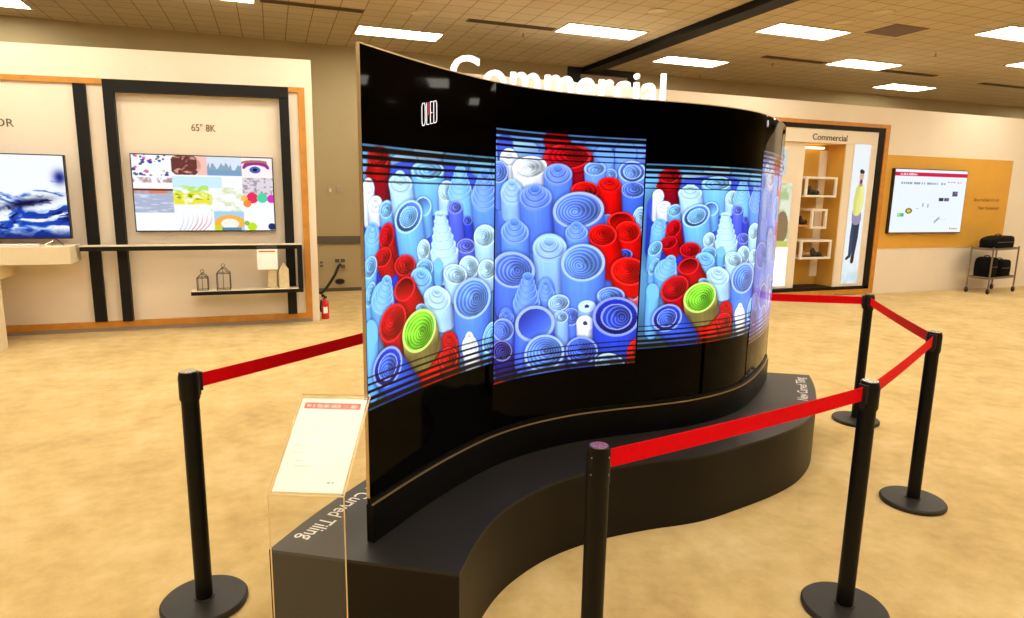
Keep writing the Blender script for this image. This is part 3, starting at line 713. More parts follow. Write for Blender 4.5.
def slot(x0, x1, yc, label):
    t = thing('ceiling_vent', label, 'vent', ((x0 + x1) / 2, yc, ZC - .012)); b = B(); b.box(x0, x1, yc - .07, yc - .05, ZC - .01, ZC); b.box(x0, x1, yc + .05, yc + .07, ZC - .01, ZC); b.box(x0, x0 + .02, yc - .05, yc + .05, ZC - .01, ZC); b.box(x1 - .02, x1, yc - .05, yc + .05, ZC - .01, ZC)
    b.build('vent_frame', 'vent', t); b = B(); b.box(x0 + .02, x1 - .02, yc - .05, yc + .05, ZC - .004, ZC - .001)
    for k in (-.025, .0, .025): b.box(x0 + .02, x1 - .02, yc + k - .004, yc + k + .004, ZC - .012, ZC - .004)
    b.build('vent_slats', 'vent', t)
slot(-.03, 1.22, 9.0, 'brown slot vent in ceiling left of the curved display top corner')
slot(2.56, 3.82, 8.85, 'brown slot vent in ceiling above the first glowing letters')
slot(7.65, 8.92, 9.06, 'brown slot vent in ceiling directly left of the light above the shop booth')
slot(10.32, 11.63, 9.13, 'brown slot vent in ceiling directly right of the light above the shop booth')
slot(13.1, 14.4, 9.3, 'brown slot vent in ceiling at the far right edge')
gp = B().box(7.80, 8.40, 6.75, 7.265, ZC - .006, ZC).build('ceiling_grille', 'ceil_panel'); tag(gp, 'square brown grille panel set in the ceiling tiles', 'grille')
def head(x, y, label):
    t = thing('fire_sprinkler', label, 'sprinkler', (x, y, ZC - .09)); B().lathe([(0, 0), (.045, 0), (.045, -.006), (.03, -.012), (0, -.012)], (x, y, ZC), 20).build('escutcheon', 'fixture', t)
    B().lathe([(.008, -.012), (.008, -.06), (.022, -.065), (.022, -.07), (0, -.07)], (x, y, ZC), 12).build('nozzle', 'steel', t)
head(3.48, 9.17, 'sprinkler head hanging from ceiling left of the light above the letters'); head(9.80, 7.72, 'sprinkler head in ceiling right of the light above the shop booth')
head(8.11, 9.37, 'sprinkler head in ceiling beside the vent left of the booth light'); head(7.62, 10.72, 'sprinkler head in ceiling near the back wall behind the track-end light')
def speaker(x, y, label):
    t = thing('ceiling_speaker', label, 'speaker', (x, y, ZC - .01)); B().lathe([(.12, 0), (.12, -.008), (.10, -.010), (.10, 0)], (x, y, ZC), 28).build('rim', 'fixture', t); B().lathe([(0, -.005), (.10, -.005), (.10, -.002), (0, -.002)], (x, y, ZC), 28).build('grille', 'fixture', t)
speaker(7.18, 6.42, 'round ceiling speaker nearest the top edge, right of the dark track'); speaker(4.63, 7.49, 'round ceiling speaker left of the dark track near the top edge'); speaker(1.91, 8.79, 'round ceiling speaker above the light over the display corner'); speaker(7.13, 6.96, 'round ceiling speaker between the top-edge one and the large light')

# ------------------------------------------------------------------ S-curved display on its plinth
DCX, DCY = 1.822, 2.99
OFF = [(-1.53, -.70), (-1.31, -.497), (-1.09, -.318), (-.86, -.165), (-.63, -.07), (-.384, -.015), (-.15, 0.0)]
def spline(pts, n=24):
    pts = np.array(pts, float); P = np.vstack([2 * pts[0] - pts[1], pts, 2 * pts[-1] - pts[-2]]); out = []
    for i in range(1, len(P) - 2):
        p0, p1, p2, p3 = P[i - 1:i + 3]
        for k in range(n):
            t = k / n; out.append(.5 * ((2 * p1) + (-p0 + p2) * t + (2 * p0 - 5 * p1 + 4 * p2 - p3) * t * t + (-p0 + 3 * p1 - 3 * p2 + p3) * t ** 3))
    out.append(P[-2]); return np.array(out)
CRV = spline(OFF + [(0, 0)] + [(-a, -b) for a, b in OFF[::-1]]) + [DCX, DCY]
SL = np.r_[0, np.cumsum(np.hypot(*np.diff(CRV, axis=0).T))]; STOT = SL[-1]
TAN = np.gradient(CRV, axis=0); TAN /= np.linalg.norm(TAN, axis=1)[:, None]
for _ in range(6): TAN[1:-1] = (TAN[:-2] + TAN[1:-1] * 2 + TAN[2:]) / 4
TAN /= np.linalg.norm(TAN, axis=1)[:, None]
def at(s, off=0.0):
    """plan point at arc length s, moved off towards the viewer's side"""
    s = np.asarray(s, float); x = np.interp(s, SL, CRV[:, 0]); y = np.interp(s, SL, CRV[:, 1]); tx = np.interp(s, SL, TAN[:, 0]); ty = np.interp(s, SL, TAN[:, 1])
    return np.stack([x + off * ty, y - off * tx], -1)
def ribbon(s0, s1, o0, o1, z0, z1, n=40):
    """closed solid that follows the curve between two offsets and two heights"""
    b = B(); S = np.linspace(s0, s1, n); A = at(S, o0); C = at(S, o1); rows = []
    for a, c in zip(A, C): rows.append([b.bm.verts.new((*a, z0)), b.bm.verts.new((*a, z1)), b.bm.verts.new((*c, z1)), b.bm.verts.new((*c, z0))])
    for p, q in zip(rows, rows[1:]):
        for k in range(4): b.bm.faces.new((p[k], p[(k + 1) % 4], q[(k + 1) % 4], q[k]))
    b.bm.faces.new(rows[0][::-1]); b.bm.faces.new(rows[-1]); return b

PC0 = PC = dict(LB=(.42, .72, .99), PB=(.70, .89, 1), MB=(.34, .56, .98), DB=(.12, .20, .80), NV=(.10, .10, .50), RD=(.76, .03, .13), DR=(.56, .02, .16), OR=(.88, .08, .08), GN=(.52, .92, .20), GB=(.78, .70, .42),
          WH=(.92, .97, 1), VB=(.28, .34, .90), MD=(.20, .36, .88), BD=(.16, .28, .84), PK=(.97, .45, .5))
P1=[[0,1,388,1823,99,8,0,-29,0,-131],[0,1,238,1790,79,7,0,-23,0,-153],[0,0,575,1808,88,3,0,-37,0,-149],[0,0,739,1797,76,3,0,-37,0,-111],[0,0,46,1676,48,0,-3,-46,0,-122],[0,3,400,1621,426,0,0,-175,0,-218],[0,5,36,1735,17,1,0,-20,5,-15],[0,6,98,1737,48,2,-2,-28,7,-85],[1,5,91,1790,60,3,-3,-38,3,-42],[3,10,32,1687,31,0,0,-31,0,-115,0,15],[1,0,387,1756,106,4,0,-37,9,-140],[1,1,509,1678,54,2,0,-42,0,-56],[3,0,602,1674,85,0,0,-35,44,-100,0,96],[3,2,771,1657,95,0,0,-59,23,-138,0,98],[3,10,68,1623,40,-5,-10,-34,0,-46,-2,15],[1,0,130,1609,38,-5,-11,-32,3,-46],[3,1,216,1702,71,0,0,-34,26,-123,-2,34],[1,11,568,1611,49,0,0,-26,18,-149],[1,3,653,1556,31,0,1,-20,10,-59],[1,11,644,1446,64,-2,2,-32,11,-65],[2,0,355,1617,54,0,0,-39,11,-88],[4,0,263,1579,69,-26,-52,-57,32,-158],[3,0,46,1517,41,-8,-12,-42,-8,-107,2,31],[1,5,129,1513,41,-7,-16,-46,18,-85],[1,1,356,1450,40,-5,-8,-39,7,-53],[3,1,494,1432,94,-3,0,-30,7,-111,-27,155],[1,1,774,1483,68,-24,-34,-45,10,-89],[1,5,106,1438,39,-15,-30,-33,32,-50],[1,5,237,1396,58,-20,-30,-35,32,-53],[1,0,31,1407,34,-8,-18,-39,-7,-92],[1,0,363,1376,51,-16,-20,-32,14,-37],[0,0,453,1375,31,-3,0,-29,0,-58],[1,1,664,1352,71,-5,0,-51,0,-61],[1,1,793,1331,63,-5,0,-46,0,-61],[3,0,340,1339,64,-21,-24,-38,28,-75,0,18],[1,1,569,1329,77,-24,-23,-38,10,-87],[1,0,29,1311,24,-6,-17,-44,-3,-51],[3,1,445,1239,88,-27,-21,-47,37,-95,0,36],[3,0,99,1286,63,-19,-24,-63,4,-60,20,56],[2,5,234,1306,57,-19,-34,-44,56,-76],[1,0,338,1216,34,-5,-1,-18,16,-40],[1,2,689,1210,110,-53,-71,-76,10,-184],[0,0,31,1171,37,-7,0,-48,0,-213],[1,0,822,1010,52,-19,-28,-71,7,-136],[1,5,158,1186,68,-29,-46,-66,53,-106],[3,5,530,1041,57,-10,0,-48,14,-62,0,19],[0,7,366,1015,85,-37,-40,-56,13,-106],[0,7,381,935,138,-31,-2,-39,17,-62],[1,5,522,972,64,-24,-22,-43,14,-62],[0,9,334,1097,98,-45,-61,-66,19,-40],[1,8,325,1126,91,-44,-62,-74,15,-87],[3,10,675,993,59,-12,0,-51,21,-97,-5,48],[4,12,122,1024,76,-36,-47,-68,119,-136],[1,3,863,916,48,-8,0,-65,0,-129]]

P2=[[0,1,949,1864,164,13,0,-59,0,-79],[0,0,1552,1892,201,9,3,-66,4,-87],[0,2,1306,1639,451,0,13,-251,27,-546],[0,3,901,1890,51,4,0,-44,7,-59],[0,3,1563,1806,18,0,5,-98,2,-44],[0,0,1503,1858,63,3,3,-55,8,-164],[0,0,1630,1884,63,3,3,-55,7,-131],[3,10,929,1834,57,2,0,-42,0,-65,0,14],[1,2,866,1768,60,2,0,-49,7,-118],[0,5,1223,1929,79,3,2,-47,16,-41],[0,6,1346,1810,72,0,3,-55,18,-121],[1,5,1288,1855,144,12,10,-61,14,-18],[1,10,1061,1795,107,13,11,-51,4,-73],[3,2,1236,1770,85,3,3,-50,7,-135,-1,26],[1,0,1548,1775,37,0,2,-31,10,-66],[1,0,1455,1803,63,3,2,-35,11,-109],[4,0,1673,1793,81,3,5,-55,10,-98],[1,12,1684,1702,70,0,2,-42,5,-98],[1,7,1402,1694,83,0,2,-44,7,-44],[3,7,1544,1727,66,0,2,-35,14,-137,-1,20],[3,1,954,1677,74,0,3,-57,5,-89,-2,39],[3,2,1101,1658,102,0,0,-57,23,-207,-4,39],[1,1,1732,1553,45,-7,-10,-63,3,-69],[1,0,1544,1553,38,0,1,-23,8,-35],[1,2,1364,1596,152,13,13,-90,20,-132],[2,7,1622,1541,81,0,2,-48,28,-66],[1,7,1664,1485,76,0,3,-57,24,-127],[1,3,1651,1368,47,0,1,-28,9,-46],[1,7,1515,1469,85,0,3,-57,63,-180],[3,0,1359,1487,68,0,2,-44,20,-132,-2,38],[3,0,975,1495,90,-4,3,-54,10,-187,-2,47],[3,1,1197,1414,105,-4,0,-69,20,-187,-3,26],[1,14,1713,1184,42,-2,3,-65,11,-78],[1,7,1682,1277,110,-18,-11,-74,9,-62],[1,0,1403,1330,132,6,14,-96,11,-234],[1,2,969,1316,137,-32,-27,-82,19,-179],[3,0,1182,1198,53,-4,3,-65,12,-82,-1,23],[1,0,1580,1151,84,-4,2,-47,3,-62],[1,1,1263,1132,65,5,11,-42,9,-59],[3,0,1059,1149,88,-7,3,-53,12,-82,6,129],[3,2,931,1094,51,-8,2,-47,11,-71,-1,12],[1,2,1343,1053,53,-4,0,-47,26,-143],[1,1,1277,1058,47,-4,1,-31,13,-136],[5,1,1437,1102,53,-2,0,-32,0,-49],[5,10,1431,1013,53,-4,2,-41,4,-90],[1,2,908,1034,73,-11,0,-56,9,-94],[1,4,902,932,70,-10,3,-52,30,-119],[4,13,1619,1036,144,0,15,-108,11,-245],[2,2,1115,1038,116,30,52,-87,0,-188],[1,12,1415,866,100,-8,4,-77,21,-91],[1,7,1733,829,38,-9,-11,-77,11,-78],[1,0,1180,879,124,15,32,-96,19,-136],[1,1,1591,780,93,-12,5,-59,12,-68],[0,7,906,751,66,-14,0,-30,0,-35]]

def paint(rolls, Sg, Zg, base, shift=False):
    global PC
    PC = dict(PC0, **(dict(LB=(.36, .56, 1), PB=(.56, .75, 1), MB=(.31, .47, .98)) if shift else {}))
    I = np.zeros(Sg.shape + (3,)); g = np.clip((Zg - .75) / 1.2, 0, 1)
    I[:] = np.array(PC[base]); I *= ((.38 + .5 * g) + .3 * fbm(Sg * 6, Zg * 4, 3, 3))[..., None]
    def sweep(c, a, b_, d, r0=1.0):
        det = a[0] * b_[1] - a[1] * b_[0]
        if abs(det) < 1e-9: det = 1e-9
        X = Sg - c[0]; Y = Zg - c[1]; q1 = (X * b_[1] - Y * b_[0]) / det; q2 = (-X * a[1] + Y * a[0]) / det
        w1 = (d[0] * b_[1] - d[1] * b_[0]) / det; w2 = (-d[0] * a[1] + d[1] * a[0]) / det; ww = max(w1 * w1 + w2 * w2, 1e-9)
        t = np.clip((q1 * w1 + q2 * w2) / ww, 0, 1); r = np.hypot(q1 - t * w1, q2 - t * w2); pr = (q1 * w2 - q2 * w1) / math.sqrt(ww)
        return q1, q2, t, r, pr
    def aa(r, size): return np.clip((1 - r) * size / .0035 + .5, 0, 1)
    for k, e in enumerate(rolls):
        st, cn = 'prtciw'[e[0]], list(PC)[e[1]]; v = [x / 1000 for x in e[2:]]; c, a, b_, d = v[0:2], v[2:4], v[4:6], v[6:8]; ap = v[8:10] if len(v) > 8 else (0, 0)
        col = np.array(PC[cn]); red = cn in ('RD', 'DR', 'OR'); size = min(math.hypot(*a), math.hypot(*b_)); hi = np.clip(col * .55 + (np.array((1, .34, .32)) if red else np.array((1, 1, 1))) * .45, 0, 1)
        if cn == 'GN': hi = np.array((.80, 1, .50))
        lo = col * np.array((.50, .42, .62) if not red else (.45, .2, .5))
        q1, q2, t, r, pr = sweep(c, a, b_, d)
        sh = (.50 + .62 * np.sqrt(np.clip(1 - pr ** 2, 0, 1)) - .12 * pr - .26 * t)[..., None]
        body = np.where(sh < 1, lo + (col - lo) * np.clip(sh * 1.25 - .25, 0, 1), col + (hi - col) * np.clip(sh - 1, 0, 1) * 2)
        if cn == 'GN': body = np.array(PC['GB']) * (1.18 - .5 * t[..., None] - .15 * np.abs(pr[..., None]))
        body = body * (.96 + .08 * vnoise(pr * 9, t * 2, k))[..., None]
        w = aa(r, size)[..., None] if size > 0 else 0
        # soft contact shadow
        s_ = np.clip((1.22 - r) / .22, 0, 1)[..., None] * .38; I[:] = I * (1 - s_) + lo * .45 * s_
        I[:] = I * (1 - w) + np.clip(body, 0, 1) * w
        def disc(cc, sc, style, bright=1.0):
            det = a[0] * b_[1] - a[1] * b_[0]; det = det if abs(det) > 1e-9 else 1e-9
            X = (Sg - cc[0]) / sc; Y = (Zg - cc[1]) / sc; p1 = (X * b_[1] - Y * b_[0]) / det; p2 = (-X * a[1] + Y * a[0]) / det; rr = np.hypot(p1, p2); w = aa(rr, size * sc)[..., None]
            if style == 'p': f = col * .9 + hi * .1
            rng = random.Random(k * 7 + 1); ox, oy = rng.uniform(-.22, .22), rng.uniform(-.18, .18); m = 1 - np.clip(rr, 0, 1); r2 = np.hypot(p1 - ox * m * 1.5, p2 - oy * m * 1.5); ang = np.arctan2(p2, p1)
            if style == 'p': F = np.broadcast_to(f, I.shape).copy()
            elif style in 'ri':
                n = max(3, min(7, size * sc / .0105)); ph = r2 * n + ang / (2 * math.pi) + rng.random(); fr = ph - np.floor(ph); wob = vnoise(p1 * 3 + 9, p2 * 3, k)
                line = np.clip(1 - np.abs(fr - .5) / .21, 0, 1)[..., None]; gap = np.clip(1 - np.minimum(fr, 1 - fr) / .22, 0, 1)[..., None]
                F = col * (.80 + .25 * wob[..., None]); F = F * (1 - line * .85) + hi * line * .85; F = F * (1 - gap * (.30 if red else .42)) + lo * gap * (.30 if red else .42)
                F = F * (.88 + .20 * np.cos(ang - 2.2 - r2 * 2))[..., None]; F = np.where((rr > .88)[..., None], hi, F)
                if style == 'i':
                    ring = ((rr > .66) & (rr < .86))[..., None]; F = np.where(ring, lo * (1.05 - .5 * p2[..., None]), F); F = np.where(((rr > .60) & (rr <= .66))[..., None], hi, F)
            elif style == 't':
                F = lo + (col - lo) * np.clip(.55 + .6 * p2 + .25 * p1, 0, 1)[..., None]; F = np.where((rr > .84)[..., None], hi, F)
            elif style == 'w':
                F = np.broadcast_to(hi, I.shape).copy(); F = np.where((rr < .28)[..., None], lo * .6, F)
            I[:] = I * (1 - w) + np.clip(F * bright, 0, 1) * w
        if st == 'c':
            la, lb = math.hypot(*a), math.hypot(*b_); ky = min(1, .60 * la / max(lb, 1e-6)); ap = (ap[0] - b_[0] * (1 - ky) * .9, ap[1] - b_[1] * (1 - ky) * .9); b_ = (b_[0] * ky, b_[1] * ky); c = (c[0] + 0, c[1] - lb * (1 - ky) * .35); size = min(la, lb * ky)
            L = math.hypot(*ap); n = int(max(3, min(10, 2 + L / .0115)))
            for j in range(n + 1):
                f = j / n; sc = (1 - .62 * f) * (1 - .10 * (j % 2)); cc = (c[0] + ap[0] * f, c[1] + ap[1] * f)
                det = a[0] * b_[1] - a[1] * b_[0]; det = det if abs(det) > 1e-9 else 1e-9
                aa_, bb_ = (a[0] * sc, a[1] * sc), (b_[0] * sc, b_[1] * sc); dd = (-ap[0] / n, -ap[1] / n) if L > 1e-4 else (0, -.004)
                q1, q2, t, r, pr = sweep(cc, aa_, bb_, dd); sh = (.55 + .55 * np.sqrt(np.clip(1 - pr ** 2, 0, 1)) - .18 * pr)[..., None]; bd = np.where(sh < 1, lo + (col - lo) * sh, col + (hi - col) * (sh - 1) * 3)
                ww = aa(r, size * sc)[..., None]; I[:] = I * (1 - ww) + np.clip(bd, 0, 1) * ww
                X = (Sg - cc[0]); Y = (Zg - cc[1]); p1 = (X * bb_[1] - Y * bb_[0]) / det / sc / sc * sc; p2 = (-X * a[1] + Y * a[0]) / det / sc
                p1 = (X * b_[1] - Y * b_[0]) / det / sc; rr = np.hypot(p1, p2); edge = np.clip(1 - np.abs(rr - .93) / .09, 0, 1)[..., None]; inn = aa(rr, size * sc)[..., None]
                I[:] = I * (1 - inn) + ((col * .80 + lo * .15) * np.clip(1.05 - .35 * p2, .6, 1.2)[..., None]) * inn; I[:] = I * (1 - edge * .9) + hi * edge * .9
        else: disc(c, 1.0, st)
    w = (np.clip((I[..., 2] - I[..., 0]) * 4, 0, 1) * (.02 + .17 * g))[..., None]
    I = I * (1 - w) + np.array((.84, .97, 1)) * w
    return np.clip((I - .55) * 1.14 + .55, 0, 1)
def louvre(I, Zg, z0, z1):
    """black bars that close the picture towards its upper and lower edge"""
    for d, k in ((z1 - Zg, 0), (Zg - z0, 1)):
        ph = d / .027; fr = ph - np.floor(ph); th = np.clip(.72 - .13 * np.floor(ph), 0, 1) * (ph < 5.2)
        w = np.clip((th / 2 - np.abs(fr - .62)) / .06 + .5, 0, 1) * (th > 0)
        I *= (1 - w[..., None] * .97) * (1 - .45 * np.exp(-np.clip(d, 0, 1) / .022))[..., None]
    return I
cd = thing('curved_display', 'tall wave-shaped black glass display showing red and blue paper rolls', 'display', (1.82, 2.99, .37))
SEAM = [0, .842, 1.75, 2.715, STOT]; GZ0, GZ1 = .547, 2.152
PICZ = [(.885, 1.832), (.775, 1.960), (.850, 1.838), (.770, 1.950)]
for i in range(4):
    s0, s1 = SEAM[i] + .0004, SEAM[i + 1] - .0004
    pn = ribbon(s0, s1, 0, -.012, GZ0, GZ1, 28).build('display_panel', 'glass_black', cd)
    for p in pn.data.polygons: p.use_smooth = True
    pn.modifiers.new('e', 'EDGE_SPLIT').split_angle = .6
    z0, z1 = PICZ[i]; p0, p1 = (s0 + .004, s1 - .004)
    nu, nv = 290, int(330 * (z1 - z0) / .95); U, V = np.meshgrid(np.linspace(p0, p1, nu), np.linspace(z0, z1, nv))
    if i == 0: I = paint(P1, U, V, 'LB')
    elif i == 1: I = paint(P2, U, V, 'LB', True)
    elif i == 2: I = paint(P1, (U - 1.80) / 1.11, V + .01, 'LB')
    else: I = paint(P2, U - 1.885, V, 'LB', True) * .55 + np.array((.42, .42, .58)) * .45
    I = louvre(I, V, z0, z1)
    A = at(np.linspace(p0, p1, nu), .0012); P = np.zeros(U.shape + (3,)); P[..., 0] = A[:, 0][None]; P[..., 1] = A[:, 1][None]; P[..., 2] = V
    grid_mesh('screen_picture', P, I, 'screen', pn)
    if i == 0:
        def strokes(segs, m):
            q = B()
            for a0, c0, a1, c1 in segs:
                dx, dy = a1 - a0, c1 - c0; L = math.hypot(dx, dy); nx, ny = -dy / L * .0013, dx / L * .0013
                pts = [(a0 + nx, c0 + ny), (a1 + nx, c1 + ny), (a1 - nx, c1 - ny), (a0 - nx, c0 - ny)]
                q.hexa([(*at(.350 + x * 1.14, .0016), 1.922 + z + x * .27) for x, z in pts], [(*at(.350 + x * 1.14, .0030), 1.922 + z + x * .27) for x, z in pts])
            q.build('logo_letter', m, pn)
        h = .082
        def loop(x0, x1, left=True): return [(x0 + .004 * left, 0, x1 - .004, 0), (x1 - .004, 0, x1, .012), (x1, .012, x1, h - .012), (x1, h - .012, x1 - .004, h), (x1 - .004, h, x0 + .004 * left, h)] + ([(x0 + .004, h, x0, h - .012), (x0, h - .012, x0, .012), (x0, .012, x0 + .004, 0)] if left else [(x0, h, x0, 0)])
        strokes(loop(0, .018), 'logo'); strokes([(.026, h, .026, 0), (.026, 0, .041, 0)], 'logo'); strokes([(.036, h, .036, h * .42)], 'logo_red')
        strokes([(.047, 0, .047, h), (.047, h, .060, h), (.047, h * .5, .058, h * .5), (.047, 0, .060, 0)], 'logo'); strokes(loop(.066, .083, False), 'logo')
ribbon(0.0, STOT, .0012, -.0132, GZ1, GZ1 + .0045, 90).build('top_edge_trim', 'edge', cd)
A = at(np.array([0.0]), 0)[0]
ribbon(-.0, .0011, .0012, -.0132, GZ0, GZ1, 2).build('end_edge_trim', 'edge', cd)
ribbon(STOT - .0011, STOT, .0012, -.0132, GZ0, GZ1, 2).build('end_edge_trim', 'edge', cd)
ft = ribbon(0, STOT, .016, -.016, .371, .520, 90).build('display_foot', 'foot', cd)
ribbon(0.001, STOT - .001, .008, -.012, .520, .546, 90).build('foot_cap', 'foot', cd)
ribbon(0.001, STOT - .001, .0145, .0085, .5205, .526, 90).build('foot_highlight', 'edge', cd)  # tan strip that paints in the highlight along the foot's top edge
st = B().lathe([(0, 0), (.020, 0), (.020, .002), (0, .002)], seg=20)
p = at(2.735, .0035); n_ = at(2.735, 1.0) - at(2.735, 0)
for v in st.bm.verts:
    q = v.co.copy(); tt = np.array([-n_[1], n_[0]]); w2 = p + tt * q.x + n_ * q.z; v.co = Vector((w2[0], w2[1], 2.105 + q.y))
st.build('round_disc', mat('pale blue disc', (.72, .76, .95), .4), cd)  # small pale blue disc near the top of the last seam

FRONT = [(.553, 1.985), (.612, 2.08), (.690, 2.195), (.785, 2.308), (.893, 2.402), (1.03, 2.487), (1.168, 2.548), (1.325, 2.590), (1.481, 2.612), (1.722, 2.617), (1.92, 2.605), (2.06, 2.608), (2.258, 2.642), (2.60, 2.722), (2.89, 2.832), (3.17, 3.02), (3.44, 3.29), (3.60, 3.475), (3.727, 3.643)]
FR = spline(FRONT, 8); CEN = np.array([1.830, 3.0]); BK = (2 * CEN - FR)
PZ = .37
plan = [tuple(p) for p in FR] + [tuple(p) for p in BK]
pl = thing('display_plinth', 'low black S-shaped plinth under the wave-shaped display', 'plinth', (1.83, 3.0, 0))
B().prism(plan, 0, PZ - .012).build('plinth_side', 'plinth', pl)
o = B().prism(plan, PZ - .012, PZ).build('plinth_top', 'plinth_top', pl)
def edge_text(curve, tail, name):
    """white text that runs along an edge and ends 'tail' before the end of the curve; letters stand towards the inside"""
    L = np.r_[0, np.cumsum(np.hypot(*np.diff(curve, axis=0).T))]; W = .60
    T = np.gradient(curve, axis=0); T /= np.linalg.norm(T, axis=1)[:, None]
    def fn(x, y, d):
        s = L[-1] - tail - W + x; px, py = np.interp(s, L, curve[:, 0]), np.interp(s, L, curve[:, 1]); tx, ty = np.interp(s, L, T[:, 0]), np.interp(s, L, T[:, 1])
        return Vector((px - ty * (.052 + y), py + tx * (.052 + y), PZ + .0012))
    text_mapped('New Curved Tiling', fn, W, name, 'lettering', pl, height=.066, offset=.008)
edge_text(FR, .10, 'edge_lettering'); edge_text(BK, .10, 'edge_lettering')

# ------------------------------------------------------------------ belt barriers
def stanchion(x, y, label, belts=(), collar=True, group=None, face=None):
    t = thing('barrier_post', label, 'barrier post', (x, y, 0), group)
    B().lathe([(0, 0), (.162, 0), (.165, .006), (.165, .020), (.158, .027), (.04, .030), (.038, .034), (0, .034)], (x, y, 0), 56).build('base', 'base_disc', t, smooth=True).modifiers.new('e', 'EDGE_SPLIT').split_angle = .7
    r = .0325
    B().lathe([(0, .03), (r, .03), (r, .87 if collar else .975), (0, .87 if collar else .975)], (x, y, 0), 28).build('pole', 'post', t, smooth=True).modifiers.new('e', 'EDGE_SPLIT').split_angle = .7
    rh = .0375 if collar else .034
    h = B().lathe([(0, .868), (rh - .003, .868), (rh, .876), (rh, .962), (rh - .004, .976), (rh - .004, .98), (0, .98)], (x, y, 0), 28).build('belt_head', 'post', t, smooth=True); h.modifiers.new('e', 'EDGE_SPLIT').split_angle = .7
    B().lathe([(0, .9795), (rh - .008, .9795), (rh - .008, .983), (0, .983)], (x, y, 0), 24).build('top_cap', 'chrome', h)
    if not collar:
        b = B()
        for k in range(4):
            a = .5 + k * math.pi / 2
            for z in (.955, .905): b.ball((x + rh * math.cos(a), y + rh * math.sin(a), z), .003, .003, .003, 8, 6)
        b.build('rivets', 'chrome', h)
    dirs = [math.atan2(q[1] - y, q[0] - x) for q in belts] + list(face or [])
    for k, a in enumerate(dirs):
        b = B(); ca, sa = math.cos(a), math.sin(a)
        def pt(u, v, z): return (x + ca * u - sa * v, y + sa * u + ca * v, z)
        def bb(u0, u1, v0, v1, z0, z1): b.hexa([pt(u0, v0, z0), pt(u1, v0, z0), pt(u1, v1, z0), pt(u0, v1, z0)], [pt(u0, v0, z1), pt(u1, v0, z1), pt(u1, v1, z1), pt(u0, v1, z1)])
        if collar: bb(.028, .048, -.017, .017, .898, .972); bb(.030, .043, -.010, .010, .880, .898)
        else: bb(.028, .036, -.010, .010, .900, .970)
        b.build('belt_clip', 'rubber', h)
    for q in belts:
        a = math.atan2(q[1] - y, q[0] - x); L = math.hypot(q[0] - x, q[1] - y); ca, sa = math.cos(a), math.sin(a); b = B(); rows = []; N = 14
        u0, u1 = .036, L - .036
        for k in range(N + 1):
            f = k / N; u = u0 + (u1 - u0) * f; sag = -.006 * 4 * f * (1 - f)
            rows.append([b.bm.verts.new((x + ca * u - sa * v, y + sa * u + ca * v, z + sag)) for v, z in ((-.001, .908), (-.001, .964), (.001, .964), (.001, .908))])
        for p_, q_ in zip(rows, rows[1:]):
            for k in range(4): b.bm.faces.new((p_[k], p_[(k + 1) % 4], q_[(k + 1) % 4], q_[k]))
        b.bm.faces.new(rows[0][::-1]); b.bm.faces.new(rows[-1]); b.build('belt', 'belt', t)
    return t
PA, PB_, PCp, PD, PE, PF, PG = (-.331, 2.681), (.831, 1.529), (2.145, 1.794), (3.306, 2.409), (4.126, 3.542), (1.02, 3.83), (2.62, 4.42)
def ang(a, b): return math.atan2(b[1] - a[1], b[0] - a[0])
stanchion(*PA, 'black barrier post at far left with red belt running behind the display', [PF])
stanchion(*PB_, 'black barrier post nearest the camera, its base cut by the bottom edge', [PCp], collar=False)
stanchion(*PCp, 'black barrier post at right front, base cut by the bottom edge, two belts meeting', [PD], face=[ang(PCp, PB_)])
stanchion(*PD, 'rightmost black barrier post with round base fully on the carpet', [PE], face=[ang(PD, PCp)])
stanchion(*PE, 'farthest visible black barrier post, in front of the shop booth', [PG], face=[ang(PE, PD)])
for q, a in ((PF, ang(PF, PA)), (PG, ang(PG, PE))): stanchion(*q, 'black barrier post hidden behind the curved display', [], face=[a], group='barrier posts hidden behind the display')

# ------------------------------------------------------------------ acrylic sign stand
BL, BR = Vector((-.049, 1.900, .797)), Vector((.158, 1.815, .797)); UP = Vector((.110, .226, .217))
wv = BR - BL; nrm = wv.cross(UP).normalized(); hd = wv.normalized().cross(Vector((0, 0, 1))).normalized()
if hd.y > 0: hd = -hd
if nrm.z < 0: nrm = -nrm
ac = thing('sign_stand', 'clear acrylic sign stand with sloping top in front of the plinth end', 'sign stand', ((BL.x + BR.x) / 2, (BL.y + BR.y) / 2, 0))
def slab(p0, p1, p2, p3, off): return B().hexa([p0, p1, p2, p3], [p + off for p in (p0, p1, p2, p3)])
z0 = Vector((BL.x, BL.y, .008)); z1 = Vector((BR.x, BR.y, .008))
slab(z0, z1, BR, BL, -hd * .005).build('upright_sheet', 'acrylic', ac)
slab(BL, BR, BR + UP * 1.03, BL + UP * 1.03, nrm * .003).build('front_sheet', 'acrylic', ac)
slab(BL - nrm * .004, BR - nrm * .004, BR + UP * 1.03 - nrm * .004, BL + UP * 1.03 - nrm * .004, -nrm * .003).build('back_sheet', 'acrylic', ac)
fz = Vector((0, 0, .003)); slab(z0 - fz, z1 - fz, z1 - hd * .22 - fz, z0 - hd * .22 - fz, Vector((0, 0, .005))).build('foot_sheet', 'acrylic', ac)
em = mat('bright acrylic edge', (.90, .78, .55), .2, var=.03); b = B()
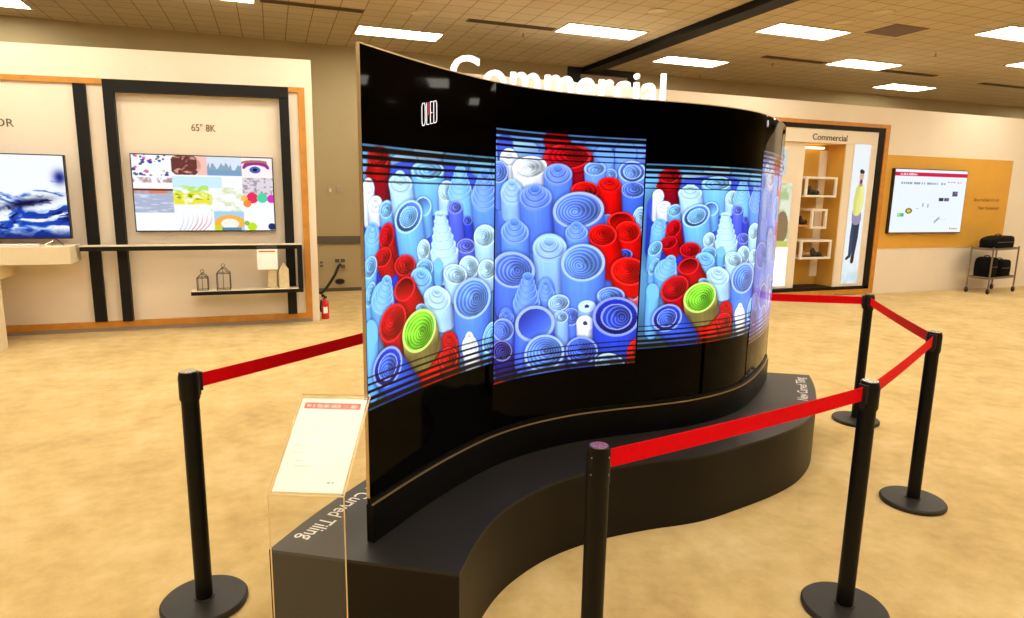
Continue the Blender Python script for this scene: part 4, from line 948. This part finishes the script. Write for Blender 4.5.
for (p, q) in ((z0, BL), (z1, BR), (BL, BL + UP * 1.03), (BR, BR + UP * 1.03), (BL, BR), (BL + UP * 1.03, BR + UP * 1.03)): b.tube([p, q], .0022, 6)
b.build('polished_edge', em, ac)
def sheet(U, V):
    I = np.zeros(U.shape + (3,)); I[:] = (.985, .985, .97); v = 1 - V
    bar = (v > .05) & (v < .115) & (U > .06) & (U < .93); mixc(I, bar, (.90, .42, .40))
    g = vnoise(U * 34, V * 0, 4); mixc(I, (U > .10) & (U < .88) & (abs(v - .083) < .012 + .008 * g) & (g > .3), (.98, .78, .74))
    for k, (yc, x1) in enumerate(((.21, .45), (.27, .78), (.33, .40), (.40, .42), (.52, .34), (.60, .30), (.68, .28), (.74, .46))):
        g = vnoise(U * 50, V * 0, 20 + k); mixc(I, (U > .10) & (U < x1) & (abs(v - yc) < .006) & (g > .35), (.88, .88, .86))
    mixc(I, (U > .74) & (U < .84) & (abs(v - .90) < .010) & (vnoise(U * 50, V * 0, 9) > .4), (.72, .74, .72)); return I
uu, vv = np.meshgrid(np.linspace(.035, .965, 120), np.linspace(.03, .985, 160)); P = np.zeros(uu.shape + (3,))
for k in range(3): P[..., k] = BL[k] - nrm[k] * .0018 + wv[k] * uu + UP[k] * vv
pp = grid_mesh('information_sheet', P, sheet((uu - .035) / .93, (vv - .03) / .955), 'print_sheet')
tag(pp, 'white printed sheet with pale red heading bar inside the acrylic stand', 'sign')

# ------------------------------------------------------------------ world and look
wd = bpy.data.worlds.new('world'); scene.world = wd; wd.use_nodes = True
wd.node_tree.nodes['Background'].inputs[0].default_value = (1, .9, .75, 1); wd.node_tree.nodes['Background'].inputs[1].default_value = .3
scene.view_settings.view_transform = 'Standard'; scene.view_settings.look = 'None'
scene.view_settings.exposure = 0.0; scene.view_settings.gamma = 1.0
scene.cycles.use_denoising = True; scene.cycles.max_bounces = 10; scene.cycles.diffuse_bounces = 5; scene.cycles.transparent_max_bounces = 16
scene.cycles.sample_clamp_indirect = 6
